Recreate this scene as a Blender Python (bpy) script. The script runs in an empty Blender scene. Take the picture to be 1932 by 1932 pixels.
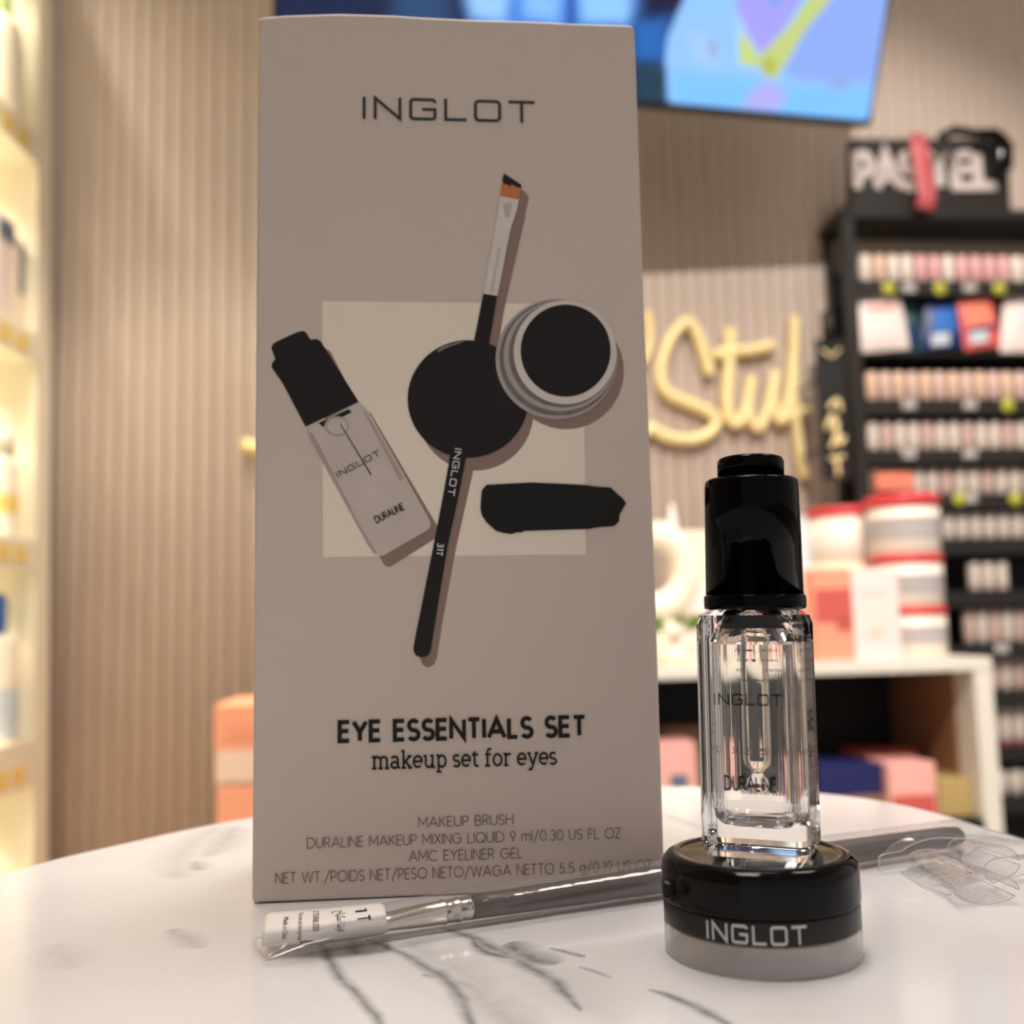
import bpy, bmesh, math, random
from mathutils import Vector, Matrix

# ------------------------------------------------------------------ camera, world, lights, exposure
sc = bpy.context.scene
TZ = 0.75                      # height of the table top above the floor
CH = TZ + 0.063                # height of the camera
FPX = 1950.0                   # focal length in pixels of the 1932 frame
PITCH, ROLL = math.radians(6.35), math.radians(-1.4)
FWD = Vector((0, math.cos(PITCH), math.sin(PITCH)))
UP0 = Vector((0, -math.sin(PITCH), math.cos(PITCH)))
RT0 = Vector((1, 0, 0))
RT = RT0 * math.cos(ROLL) + UP0 * math.sin(ROLL)
UP = -RT0 * math.sin(ROLL) + UP0 * math.cos(ROLL)
CAM = Vector((0, 0, CH))

cd = bpy.data.cameras.new('camera')
cam = bpy.data.objects.new('camera', cd)
sc.collection.objects.link(cam)
cam.matrix_world = Matrix((
    (RT.x, UP.x, -FWD.x, CAM.x), (RT.y, UP.y, -FWD.y, CAM.y), (RT.z, UP.z, -FWD.z, CAM.z), (0, 0, 0, 1)))
cd.sensor_fit = 'HORIZONTAL'; cd.sensor_width = 36.0
cd.lens = FPX * 36.0 / 1932.0
cd.clip_start = 0.01; cd.clip_end = 50
cd.dof.use_dof = True; cd.dof.focus_distance = 0.222; cd.dof.aperture_fstop = 12.0
sc.camera = cam
sc.view_settings.view_transform = 'Standard'
sc.view_settings.look = 'None'
sc.view_settings.exposure = 0.2
sc.view_settings.gamma = 1.0
sc.view_settings.use_curve_mapping = False
sc.cycles.max_bounces = 16
sc.cycles.transmission_bounces = 14
sc.cycles.transparent_max_bounces = 24
sc.cycles.glossy_bounces = 6
sc.cycles.sample_clamp_indirect = 6.0
sc.cycles.use_denoising = True

w = bpy.data.worlds.new('world'); sc.world = w; w.use_nodes = True
w.node_tree.nodes['Background'].inputs[0].default_value = (1.0, 0.93, 0.88, 1)
w.node_tree.nodes['Background'].inputs[1].default_value = 0.43

def area(name, loc, target, size, power, col, size_y=None, spread=None):
    l = bpy.data.lights.new(name, 'AREA'); l.energy = power; l.color = col
    l.size = size
    if size_y: l.shape = 'RECTANGLE'; l.size_y = size_y
    if spread: l.spread = math.radians(spread)
    o = bpy.data.objects.new(name, l); sc.collection.objects.link(o)
    o.location = loc
    o.rotation_euler = (Vector(target) - Vector(loc)).to_track_quat('-Z', 'Y').to_euler()
    return o
area('ceiling_lamp_light', (0.15, 0.75, 2.62), (0.2, .72, 0), 0.9, 3.6, (1.0, 0.94, 0.88), 0.25, 100)
area('ceiling_lamp_light', (-0.25, 0.05, 2.62), (-0.1, 0.35, 0.75), 0.5, 3.2, (1.0, 0.95, 0.92), 0.5, 120)
area('ceiling_lamp_light', (1.0, 0.7, 2.62), (0.85, 1.2, 0.0), 0.5, 2.8, (1.0, 0.93, 0.88), 0.5, 100)

def spot(loc, target, power, col, size, blend):
    l = bpy.data.lights.new('downlight_light', 'SPOT'); l.energy = power; l.color = col; l.spot_size = math.radians(size); l.spot_blend = blend; l.shadow_soft_size = .03
    o = bpy.data.objects.new('downlight_light', l); sc.collection.objects.link(o); o.location = loc
    o.rotation_euler = (Vector(target) - Vector(loc)).to_track_quat('-Z', 'Y').to_euler()
SPOTS = [(-.50, 1.18), (.42, 1.25), (1.25, 1.25)]
for (sx_, sy_), pw_ in zip(SPOTS, (82, 22, 22)): spot((sx_, sy_, 2.66), (sx_, sy_ + .02, 0), pw_, (1.0, .88, .74), 60, .3)
SPOTS.append((.40, -.55)); spot((.40, -.55, 2.66), (.55, 1.9, 1.10), 230, (1.0, .91, .84), 40, .5)

# ------------------------------------------------------------------ helpers
def ray(x, y):
    return FWD + RT * ((x - 966) / FPX) + UP * ((966 - y) / FPX)
def at_z(x, y, z=0.0):
    """point at height z above the table seen at pixel x, y"""
    d = ray(x, y); t = (TZ + z - CH) / d.z
    return CAM + d * t

class Frame:
    """a local frame in the room: x along a face, y into the depth, z up"""
    def __init__(s, loc, rz=0.0, rx=0.0, ry=0.0):
        s.m = Matrix.Translation(Vector(loc)) @ Matrix.Rotation(rz, 4, 'Z') @ Matrix.Rotation(rx, 4, 'X') @ Matrix.Rotation(ry, 4, 'Y')
        s.i = s.m.inverted()
    def px(s, x, y, d=0.0):
        o = s.i @ CAM; v = s.i.to_3x3() @ ray(x, y)
        t = (d - o.y) / v.y
        return o + v * t

M = {}
def mat(name, col, rough=0.5, metal=0.0, spec=0.5, emit=None, es=0.0, noise=None, bump=None, coat=0.0, trans=0.0, ior=1.45, scale=1.0):
    m = bpy.data.materials.new(name); m.use_nodes = True
    nt = m.node_tree; b = nt.nodes['Principled BSDF']
    b.inputs['Base Color'].default_value = (*col, 1)
    b.inputs['Roughness'].default_value = rough
    b.inputs['Metallic'].default_value = metal
    b.inputs['Specular IOR Level'].default_value = spec
    b.inputs['Coat Weight'].default_value = coat
    b.inputs['Transmission Weight'].default_value = trans
    b.inputs['IOR'].default_value = ior
    if emit:
        b.inputs['Emission Color'].default_value = (*emit, 1); b.inputs['Emission Strength'].default_value = es
    tc = nt.nodes.new('ShaderNodeTexCoord')
    if noise:   # (scale, amount)
        n = nt.nodes.new('ShaderNodeTexNoise'); n.inputs['Scale'].default_value = noise[0]; n.inputs['Detail'].default_value = 4
        nt.links.new(tc.outputs['Object'], n.inputs['Vector'])
        mr = nt.nodes.new('ShaderNodeMapRange'); mr.inputs[3].default_value = 1 - noise[1]; mr.inputs[4].default_value = 1 + noise[1]
        nt.links.new(n.outputs[0], mr.inputs[0])
        mx = nt.nodes.new('ShaderNodeVectorMath'); mx.operation = 'SCALE'
        mx.inputs[0].default_value = col
        nt.links.new(mr.outputs[0], mx.inputs['Scale'])
        nt.links.new(mx.outputs[0], b.inputs['Base Color'])
    if bump:
        n = nt.nodes.new('ShaderNodeTexNoise'); n.inputs['Scale'].default_value = bump[0]; n.inputs['Detail'].default_value = 3
        nt.links.new(tc.outputs['Object'], n.inputs['Vector'])
        bp = nt.nodes.new('ShaderNodeBump'); bp.inputs['Strength'].default_value = bump[1]; bp.inputs['Distance'].default_value = bump[2] if len(bump) > 2 else 0.001
        nt.links.new(n.outputs[0], bp.inputs['Height']); nt.links.new(bp.outputs[0], b.inputs['Normal'])
    M[name] = m
    return m
def srgb(r, g, b, k=1.0):
    f = lambda c: ((c / 255 / 12.92) if c / 255 <= 0.04045 else ((c / 255 + 0.055) / 1.055) ** 2.4) * k
    return (f(r), f(g), f(b))

class MB:
    def __init__(s): s.v = []; s.f = []; s.sm = []
    def add(s, vs, fs, smooth=False):
        n = len(s.v); s.v += [tuple(v) for v in vs]
        for f in fs: s.f.append(tuple(i + n for i in f)); s.sm.append(smooth)
        return s
    def box(s, x0, x1, y0, y1, z0, z1):
        vs = [(x, y, z) for z in (z0, z1) for y in (y0, y1) for x in (x0, x1)]
        return s.add(vs, [(0, 2, 3, 1), (4, 5, 7, 6), (0, 1, 5, 4), (2, 6, 7, 3), (0, 4, 6, 2), (1, 3, 7, 5)])
    def lathe(s, prof, seg=32, c=(0, 0, 0), caps=True, sx=1.0, sy=1.0):
        n = len(prof); vs = []
        for r, z in prof:
            for k in range(seg):
                a = 2 * math.pi * k / seg
                vs.append((c[0] + r * sx * math.cos(a), c[1] + r * sy * math.sin(a), c[2] + z))
        fs = []
        for i in range(n - 1):
            for k in range(seg):
                k2 = (k + 1) % seg
                fs.append((i * seg + k, i * seg + k2, (i + 1) * seg + k2, (i + 1) * seg + k))
        s.add(vs, fs, True)
        if caps:
            b = len(s.v) - n * seg
            s.f.append(tuple(b + k for k in reversed(range(seg)))); s.sm.append(False)
            s.f.append(tuple(b + (n - 1) * seg + k for k in range(seg))); s.sm.append(False)
        return s
    def prism(s, pts, y0, y1):
        """pts (x,z) counter-clockwise seen from -y, extruded from y0 (front) to y1"""
        n = len(pts)
        vs = [(p[0], y0, p[1]) for p in pts] + [(p[0], y1, p[1]) for p in pts]
        fs = [tuple(range(n)), tuple(reversed(range(n, 2 * n)))]
        for i in range(n):
            j = (i + 1) % n; fs.append((i, i + n, j + n, j))
        return s.add(vs, fs)
    def slab(s, pts, z0, z1, smooth=False):
        n = len(pts)
        vs = [(p[0], p[1], z0) for p in pts] + [(p[0], p[1], z1) for p in pts]
        fs = [tuple(reversed(range(n))), tuple(range(n, 2 * n))]
        for i in range(n):
            j = (i + 1) % n; fs.append((i, j, j + n, i + n))
        return s.add(vs, fs, smooth)
    def tube(s, path, rad, seg=10, flat=1.0, nrm=Vector((0, 1, 0)), caps=True):
        path = [Vector(p) for p in path]; n = len(path); vs = []
        for i, p in enumerate(path):
            t = (path[min(i + 1, n - 1)] - path[max(i - 1, 0)]).normalized()
            b = t.cross(nrm); b = b.normalized() if b.length > 1e-6 else Vector((1, 0, 0))
            c = b.cross(t).normalized()
            r = rad[i] if isinstance(rad, (list, tuple)) else rad
            ra, rb = r if isinstance(r, tuple) else (r, r * flat)
            for k in range(seg):
                a = 2 * math.pi * k / seg
                vs.append(p + b * (ra * math.cos(a)) + c * (rb * math.sin(a)))
        fs = []
        for i in range(n - 1):
            for k in range(seg):
                k2 = (k + 1) % seg
                fs.append((i * seg + k, i * seg + k2, (i + 1) * seg + k2, (i + 1) * seg + k))
        s.add(vs, fs, True)
        if caps:
            b0 = len(s.v) - n * seg
            s.f.append(tuple(b0 + k for k in reversed(range(seg)))); s.sm.append(False)
            s.f.append(tuple(b0 + (n - 1) * seg + k for k in range(seg))); s.sm.append(False)
        return s
    def build(s, name, m, parent=None, bevel=None, segs=2, fix=True, solid=None, wn=False):
        me = bpy.data.meshes.new(name); me.from_pydata(s.v, [], s.f)
        me.polygons.foreach_set('use_smooth', s.sm)
        if fix:
            bm = bmesh.new(); bm.from_mesh(me); bmesh.ops.recalc_face_normals(bm, faces=bm.faces); bm.to_mesh(me); bm.free()
        me.materials.append(M[m] if isinstance(m, str) else m); me.update()
        o = bpy.data.objects.new(name, me); sc.collection.objects.link(o)
        if parent: o.parent = parent
        if bevel:
            b = o.modifiers.new('bevel', 'BEVEL'); b.width = bevel; b.segments = segs; b.limit_method = 'ANGLE'; b.angle_limit = math.radians(40)
            b.harden_normals = False
            for p in me.polygons: p.use_smooth = True
            ws = o.modifiers.new('wn', 'WEIGHTED_NORMAL')
        if wn:
            q = o.modifiers.new('wn', 'WEIGHTED_NORMAL'); q.weight = 100; q.mode = 'FACE_AREA'
        if solid:
            d = o.modifiers.new('solid', 'SOLIDIFY'); d.thickness = solid; d.offset = 0
        return o

def tag(o, label, cat, group=None, kind=None):
    if label: o['label'] = label
    if cat: o['category'] = cat
    if group: o['group'] = group
    if kind: o['kind'] = kind
    return o
def thing(name, label, cat, frame=None, loc=None, group=None, rz=0.0):
    o = bpy.data.objects.new(name, None); sc.collection.objects.link(o); o.empty_display_size = 0.02
    if frame is not None:
        o.matrix_world = frame.m @ Matrix.Translation(Vector(loc)) if loc is not None else frame.m
    else:
        o.location = loc; o.rotation_euler = (0, 0, rz)
    return tag(o, label, cat, group)
def struct(o): o['kind'] = 'structure'; return o

def arc(cx, cy, rx, ry, a0, a1, n=12):
    return [(cx + rx * math.cos(math.radians(a0 + (a1 - a0) * i / n)), cy + ry * math.sin(math.radians(a0 + (a1 - a0) * i / n))) for i in range(n + 1)]
def catmull(pts, n=6, closed=False):
    out = []; N = len(pts); P = [Vector(p) for p in pts]
    rng = range(N) if closed else range(N - 1)
    for i in rng:
        p0 = P[(i - 1) % N] if closed else P[max(i - 1, 0)]; p1 = P[i]; p2 = P[(i + 1) % N]
        p3 = P[(i + 2) % N] if closed else P[min(i + 2, N - 1)]
        for k in range(n):
            t = k / n
            out.append(0.5 * ((2 * p1) + (p2 - p0) * t + (2 * p0 - 5 * p1 + 4 * p2 - p3) * t * t + (3 * p1 - p0 - 3 * p2 + p3) * t ** 3))
    if not closed: out.append(P[-1])
    return out

# ------------------------------------------------------------------ stroke lettering
def O_(w, h=1.0, x=0.0, y=0.0): return arc(x + w / 2, y + h / 2, w / 2, h / 2, 90, 450, 28)
GLY = {
 ' ': (0.32, []), '.': (0.12, [[(.06, 0), (.06, .09)]]), '/': (0.55, [[(0, -.22), (.55, 1.12)]]),
 'A': (.90, [[(0, 0), (.45, 1), (.90, 0)], [(.16, .32), (.74, .32)]]),
 'B': (.60, [[(.0, .5), (.36, .5)] + arc(.36, .25, .24, .25, 90, -90) + [(0, 0), (0, 1), (.32, 1)] + arc(.32, .75, .22, .25, 90, -90)]),
 'C': (.92, [arc(.5, .5, .5, .5, 45, 315, 24)]),
 'D': (.80, [[(.3, 0), (0, 0), (0, 1), (.3, 1)] + arc(.3, .5, .5, .5, 90, -90, 18) ]),
 'E': (.52, [[(.52, 1), (0, 1), (0, 0), (.52, 0)], [(0, .52), (.48, .52)]]),
 'F': (.50, [[(.50, 1), (0, 1), (0, 0)], [(0, .52), (.46, .52)]]),
 'G': (1.0, [arc(.5, .5, .5, .5, 42, 360, 26) + [(.55, .5)]]),
 'H': (.70, [[(0, 0), (0, 1)], [(.7, 0), (.7, 1)], [(0, .52), (.7, .52)]]),
 'I': (.02, [[(.01, 0), (.01, 1)]]),
 'K': (.62, [[(0, 0), (0, 1)], [(.58, 1), (.02, .45)], [(.18, .6), (.62, 0)]]),
 'L': (.48, [[(0, 1), (0, 0), (.48, 0)]]),
 'M': (.88, [[(0, 0), (0, 1), (.44, .3), (.88, 1), (.88, 0)]]),
 'N': (.72, [[(0, 0), (0, 1), (.72, 0), (.72, 1)]]),
 'O': (1.0, [O_(1.0)]),
 'P': (.56, [[(0, 0), (0, 1), (.28, 1)] + arc(.28, .72, .28, .28, 90, -90) + [(0, .44)]]),
 'Q': (1.0, [O_(1.0), [(.62, .28), (.98, -.06)]]),
 'R': (.60, [[(0, 0), (0, 1), (.28, 1)] + arc(.28, .73, .28, .27, 90, -90) + [(0, .46)], [(.28, .46), (.60, 0)]]),
 'S': (.56, [arc(.28, .745, .25, .255, 30, 270, 16) + arc(.28, .245, .28, .245, 90, -150, 16)[1:]]),
 'T': (.62, [[(0, 1), (.62, 1)], [(.31, 1), (.31, 0)]]),
 'U': (.68, [[(0, 1)] + arc(.34, .34, .34, .34, 180, 360, 14) + [(.68, 1)]]),
 'V': (.84, [[(0, 1), (.42, 0), (.84, 1)]]),
 'W': (1.2, [[(0, 1), (.3, 0), (.6, 1), (.9, 0), (1.2, 1)]]),
 'X': (.68, [[(0, 0), (.66, 1)], [(.02, 1), (.68, 0)]]),
 'Y': (.70, [[(0, 1), (.35, .45), (.70, 1)], [(.35, .45), (.35, 0)]]),
 'Z': (.58, [[(0, 1), (.56, 1), (0, 0), (.58, 0)]]),
 '0': (.64, [O_(.64)]), '1': (.24, [[(0, .95), (.2, .99), (.2, 0)]]),
 '3': (.56, [arc(.27, .75, .24, .25, 150, -90, 14) + arc(.27, .25, .29, .25, 90, -150, 14)[1:]]),
 '5': (.56, [[(.5, 1), (.1, 1), (.05, .52)] + arc(.26, .32, .30, .32, 120, -140, 16)]),
 '9': (.60, [arc(.30, .70, .29, .30, 0, 360, 20), [(.585, .62), (.22, 0)]]),
 'm': (.92, [[(0, 0), (0, .72)], arc(.23, .47, .23, .25, 180, 0) + [(.46, 0)], arc(.69, .47, .23, .25, 180, 0) + [(.92, 0)]]),
 'l': (.02, [[(.01, 0), (.01, 1.05)]]),
 'g': (.62, [arc(.31, .36, .31, .36, 0, 360, 20), [(.62, .72), (.62, -.05)] + arc(.32, -.05, .30, .22, 0, -150, 10)]),
}
SF = .11
SER = {   # slab serif lower case, x height .68
 ' ': (.30, []),
 'm': (1.24, [[(.06, .68), (.22, .68), (.22, 0)], [(.06, 0), (.38, 0)], arc(.43, .46, .21, .22, 180, 0) + [(.64, 0)], [(.50, 0), (.78, 0)],
              arc(.85, .46, .21, .22, 180, 0) + [(1.06, 0)], [(.92, 0), (1.22, 0)]]),
 'a': (.66, [arc(.30, .50, .22, .18, 160, 0, 10) + [(.52, .06), (.66, 0)], arc(.30, .18, .22, .18, 0, 360, 18)]),
 'k': (.78, [[(.05, 1.0), (.2, 1.0), (.2, 0)], [(.05, 0), (.36, 0)], [(.22, .28), (.62, .68)], [(.46, .68), (.74, .68)], [(.34, .38), (.66, 0)], [(.5, 0), (.78, 0)]]),
 'e': (.66, [[(.07, .36), (.61, .36)] + arc(.34, .35, .27, .33, 0, 315, 20)]),
 'u': (.82, [[(.03, .68), (.18, .68)] + arc(.39, .24, .21, .24, 180, 350, 10) + [(.62, .26)], [(.48, .68), (.63, .68), (.63, 0), (.80, 0)]]),
 'p': (.74, [[(.03, .68), (.18, .68), (.18, -.28)], [(.04, -.28), (.38, -.28)], arc(.41, .34, .25, .34, 160, -160, 18)]),
 's': (.56, [arc(.28, .51, .19, .17, 30, 270, 12) + arc(.28, .17, .21, .17, 90, -150, 12)[1:]]),
 't': (.52, [[(.22, .88), (.22, .16)] + arc(.36, .16, .14, .16, 180, 320, 8), [(.04, .68), (.46, .68)]]),
 'f': (.50, [arc(.38, .82, .18, .18, 60, 180, 8) + [(.20, 0)], [(.04, 0), (.38, 0)], [(.04, .68), (.44, .68)]]),
 'o': (.70, [arc(.35, .34, .27, .34, 90, 450, 22)]),
 'r': (.56, [[(.03, .68), (.18, .68), (.18, 0)], [(.04, 0), (.36, 0)], arc(.38, .42, .2, .25, 180, 70, 8) + [(.52, .64)]]),
 'y': (.76, [[(.12, .68), (.40, 0)], [(.66, .68), (.30, -.28), (.10, -.28)], [(.02, .68), (.26, .68)], [(.52, .68), (.78, .68)]]),
}
def rr(x0, y0, x1, y1, r=.16):
    return arc(x1 - r, y1 - r, r, r, 0, 90, 4) + arc(x0 + r, y1 - r, r, r, 90, 180, 4) + arc(x0 + r, y0 + r, r, r, 180, 270, 4) + arc(x1 - r, y0 + r, r, r, 270, 360, 4)
a_, b_ = .06, .94
WORD = {'I': (.14, [[(.07, 0), (.07, 1)]]),
        'N': (1.2, [[(.07, 0), (.07, .96), (1.13, .04), (1.13, 1)]]),
        'G': (1.17, [[(1.11, .80), (1.11, b_ - .1)] + arc(.97, b_ - .14, .14, .14, 20, 90, 3) + arc(.20, b_ - .14, .14, .14, 90, 180, 4) + arc(.20, a_ + .14, .14, .14, 180, 270, 4) + arc(.97, a_ + .14, .14, .14, 270, 360, 4) + [(1.11, .50), (.56, .50)]]),
        'L': (.97, [[(.07, 1), (.07, .06), (.97, .06)]]),
        'O': (1.17, [rr(.06, .06, 1.11, .94) + [(1.11, .78)]]),
        'T': (1.14, [[(0, .94), (1.14, .94)], [(.57, .94), (.57, 0)]])}
def ribbon(pts, hw):
    P = [Vector(p).to_2d() for p in pts]
    Q = [P[0]]
    for p in P[1:]:
        if (p - Q[-1]).length > 1e-5: Q.append(p)
    P = Q; n = len(P)
    closed = n > 3 and (P[0] - P[-1]).length < 1e-3
    if closed: P = P[:-1]; n -= 1
    L, Rr = [], []
    for i in range(n):
        if closed or 0 < i < n - 1:
            d0 = (P[i] - P[(i - 1) % n]).normalized(); d1 = (P[(i + 1) % n] - P[i]).normalized()
        elif i == 0: d0 = d1 = (P[1] - P[0]).normalized()
        else: d0 = d1 = (P[-1] - P[-2]).normalized()
        n0 = Vector((-d0.y, d0.x)); n1 = Vector((-d1.y, d1.x)); m = (n0 + n1)
        m = m.normalized() if m.length > 1e-4 else n0
        k = hw / max(0.35, m.dot(n0))
        L.append(P[i] + m * k); Rr.append(P[i] - m * k)
    vs = L + Rr
    fs = [(i + n, (i + 1) % n + n, (i + 1) % n, i) for i in range(n if closed else n - 1)]
    return vs, fs
def layout(text, font, gap, space=None):
    """list of strokes in units of the cap height, and the total width"""
    x = 0; out = []; first = True
    for ch in text:
        wd, st = font[ch]
        if not first: x += gap
        first = False
        for s_ in st: out.append([(px_ + x, py_) for px_, py_ in s_])
        x += wd
    return out, x
def lettering(name, strokes, width, weight, mapfn, m, parent, label=None):
    """mapfn(u, v) -> 3D point, u in 0..width, v in cap heights"""
    mb = MB(); k = 0
    for s_ in strokes:
        vs, fs = ribbon(s_, weight / 2)
        mb.add([mapfn(v.x, v.y, k) for v in vs], fs); k += 1
    o = mb.build(name, m, parent, fix=False)
    if label: o['label'] = label
    return o
def line_map(frame, p0, p1, width, hpx, d, flip=False):
    """baseline from pixel p0 to pixel p1 on the frame's face, cap height of hpx pixels"""
    a = frame.px(*p0); b = frame.px(*p1); u = (b - a); L = u.length; u = u / L
    v = Vector((-u.z, 0, u.x))
    h = L / math.hypot(p1[0] - p0[0], p1[1] - p0[1]) * hpx
    def f(x, y, k=0):
        q = a + u * (x / width * L) + v * (y * h)
        return (q.x, -d - 2e-7 * k, q.z)
    return f
FONTCURVE = {}
def font_mesh(text, shear=0.0):
    """triangulated outline of a text in the built-in font, cap height 1, starting at x = 0"""
    c = bpy.data.curves.new('text', 'FONT'); c.body = text; c.resolution_u = 3
    o = bpy.data.objects.new('text', c); sc.collection.objects.link(o)
    dg = bpy.context.evaluated_depsgraph_get(); e = o.evaluated_get(dg); me = e.to_mesh()
    vs = [v.co.copy() for v in me.vertices]; fs = [tuple(p.vertices) for p in me.polygons]
    e.to_mesh_clear(); bpy.data.objects.remove(o); bpy.data.curves.remove(c)
    x0 = min(v.x for v in vs); x1 = max(v.x for v in vs)
    return [((v.x - x0) / (x1 - x0), v.y / 0.73) for v in vs], fs

# ------------------------------------------------------------------ materials
mat('slat', srgb(186, 170, 158), .65, noise=(3, .04))
mat('wall_paint', srgb(170, 150, 130), .8)
mat('ceiling_paint', srgb(215, 208, 200), .9)
mat('floor_tile', srgb(150, 140, 130), .35, noise=(6, .08))
mat('white_panel', srgb(226, 220, 208), .4)
mat('shelf_white', srgb(246, 238, 214), .45)
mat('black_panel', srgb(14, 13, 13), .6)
mat('black_metal', srgb(30, 27, 25), .45)
mat('cap_gloss', srgb(4, 4, 4), .07, spec=.10)
mat('black_gloss', srgb(5, 5, 5), .08, spec=.22)
mat('gel_grey', srgb(66, 63, 64), .4)
mat('black_satin', srgb(34, 33, 34), .28, spec=.3)
mat('carton', srgb(206, 192, 182), .42, spec=.4, bump=(900, .05, .0001))
mat('ink_black', srgb(17, 17, 17), .45, spec=.3)
mat('ink_foil', srgb(22, 28, 30), .22, spec=.6)
mat('ink_grey', srgb(112, 98, 92), .45, spec=.3)
mat('ink_square', srgb(236, 224, 208), .42, spec=.4)
mat('ink_shadow', srgb(140, 118, 107), .42, spec=.4)
mat('ink_dark', srgb(24, 21, 22), .42, spec=.3, noise=(60, .3))
mat('ink_white', srgb(232, 228, 226), .4)
mat('ink_orange', srgb(196, 118, 62), .42, noise=(900, .2))
mat('ink_ferrule', srgb(214, 206, 200), .42, noise=(120, .12))
mat('ink_ferrule_dim', srgb(186, 178, 176), .42)
mat('ink_glass', srgb(198, 186, 178), .42, noise=(90, .14))
mat('ink_glass_dim', srgb(170, 158, 152), .42, noise=(160, .2))
mat('ink_jar_ring', srgb(168, 160, 158), .42, noise=(200, .2))
mat('ink_jar_dim', srgb(112, 104, 104), .42, noise=(300, .5))
mat('ink_gloss', srgb(120, 118, 118), .42)
mat('lid_print', srgb(196, 194, 192), .45)
mat('gold', srgb(238, 218, 160), .42, metal=0.1)
mat('silver', srgb(215, 208, 200), .22, metal=1.0)
mat('handle_grey', srgb(92, 84, 82), .38, bump=(300, .05, .0001))
mat('bristle', srgb(80, 50, 35), .6)
mat('sticker', srgb(236, 230, 228), .5)
mat('salmon', srgb(246, 168, 132), .5)
mat('salmon_pale', srgb(240, 208, 186), .5)
mat('pink', srgb(240, 176, 166), .45)
mat('pink_pale', srgb(240, 222, 216), .45)
mat('coral', srgb(240, 158, 128), .45)
mat('coral_dark', srgb(200, 92, 84), .45)
mat('tub_white', srgb(238, 226, 212), .35)
mat('tub_red', srgb(214, 62, 66), .35)
mat('tub_grey', srgb(176, 170, 168), .4)
mat('cream', srgb(250, 232, 204), .4)
mat('ceramic', srgb(250, 240, 218), .25)
mat('leaf', srgb(96, 128, 44), .5)
mat('navy', srgb(34, 38, 92), .4)
mat('gold_box', srgb(186, 160, 104), .4)
mat('brown_box', srgb(150, 112, 84), .5)
mat('slate', srgb(96, 110, 132), .5)
mat('pale_blue', srgb(206, 218, 226), .4)
mat('blue', srgb(52, 110, 190), .4)
mat('deep_blue', srgb(28, 44, 104), .4)
mat('teal', srgb(60, 96, 104), .4)
mat('red_print', srgb(220, 96, 88), .4)
mat('orange_print', srgb(236, 134, 108), .4)
mat('yellow_tag', srgb(176, 176, 62), .5)
mat('amber', srgb(246, 214, 120), .5)
mat('green_ring', srgb(176, 232, 110), .4)
mat('bottle_white', srgb(232, 218, 206), .3)
mat('bottle_beige', srgb(226, 192, 166), .3)
mat('bottle_rose', srgb(224, 172, 172), .3)
mat('bottle_pinkish', srgb(220, 190, 178), .3)
mat('cap_rust', srgb(150, 92, 66), .4)
mat('cap_maroon', srgb(140, 46, 56), .4)
mat('cap_dark', srgb(60, 56, 60), .4)
mat('ribbon_red', srgb(190, 92, 98), .3)
mat('sign_letter', srgb(198, 186, 182), .4)
mat('lamp_glow', (1, 1, 1), .5, emit=(1.0, .9, .78), es=6.0)

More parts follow.
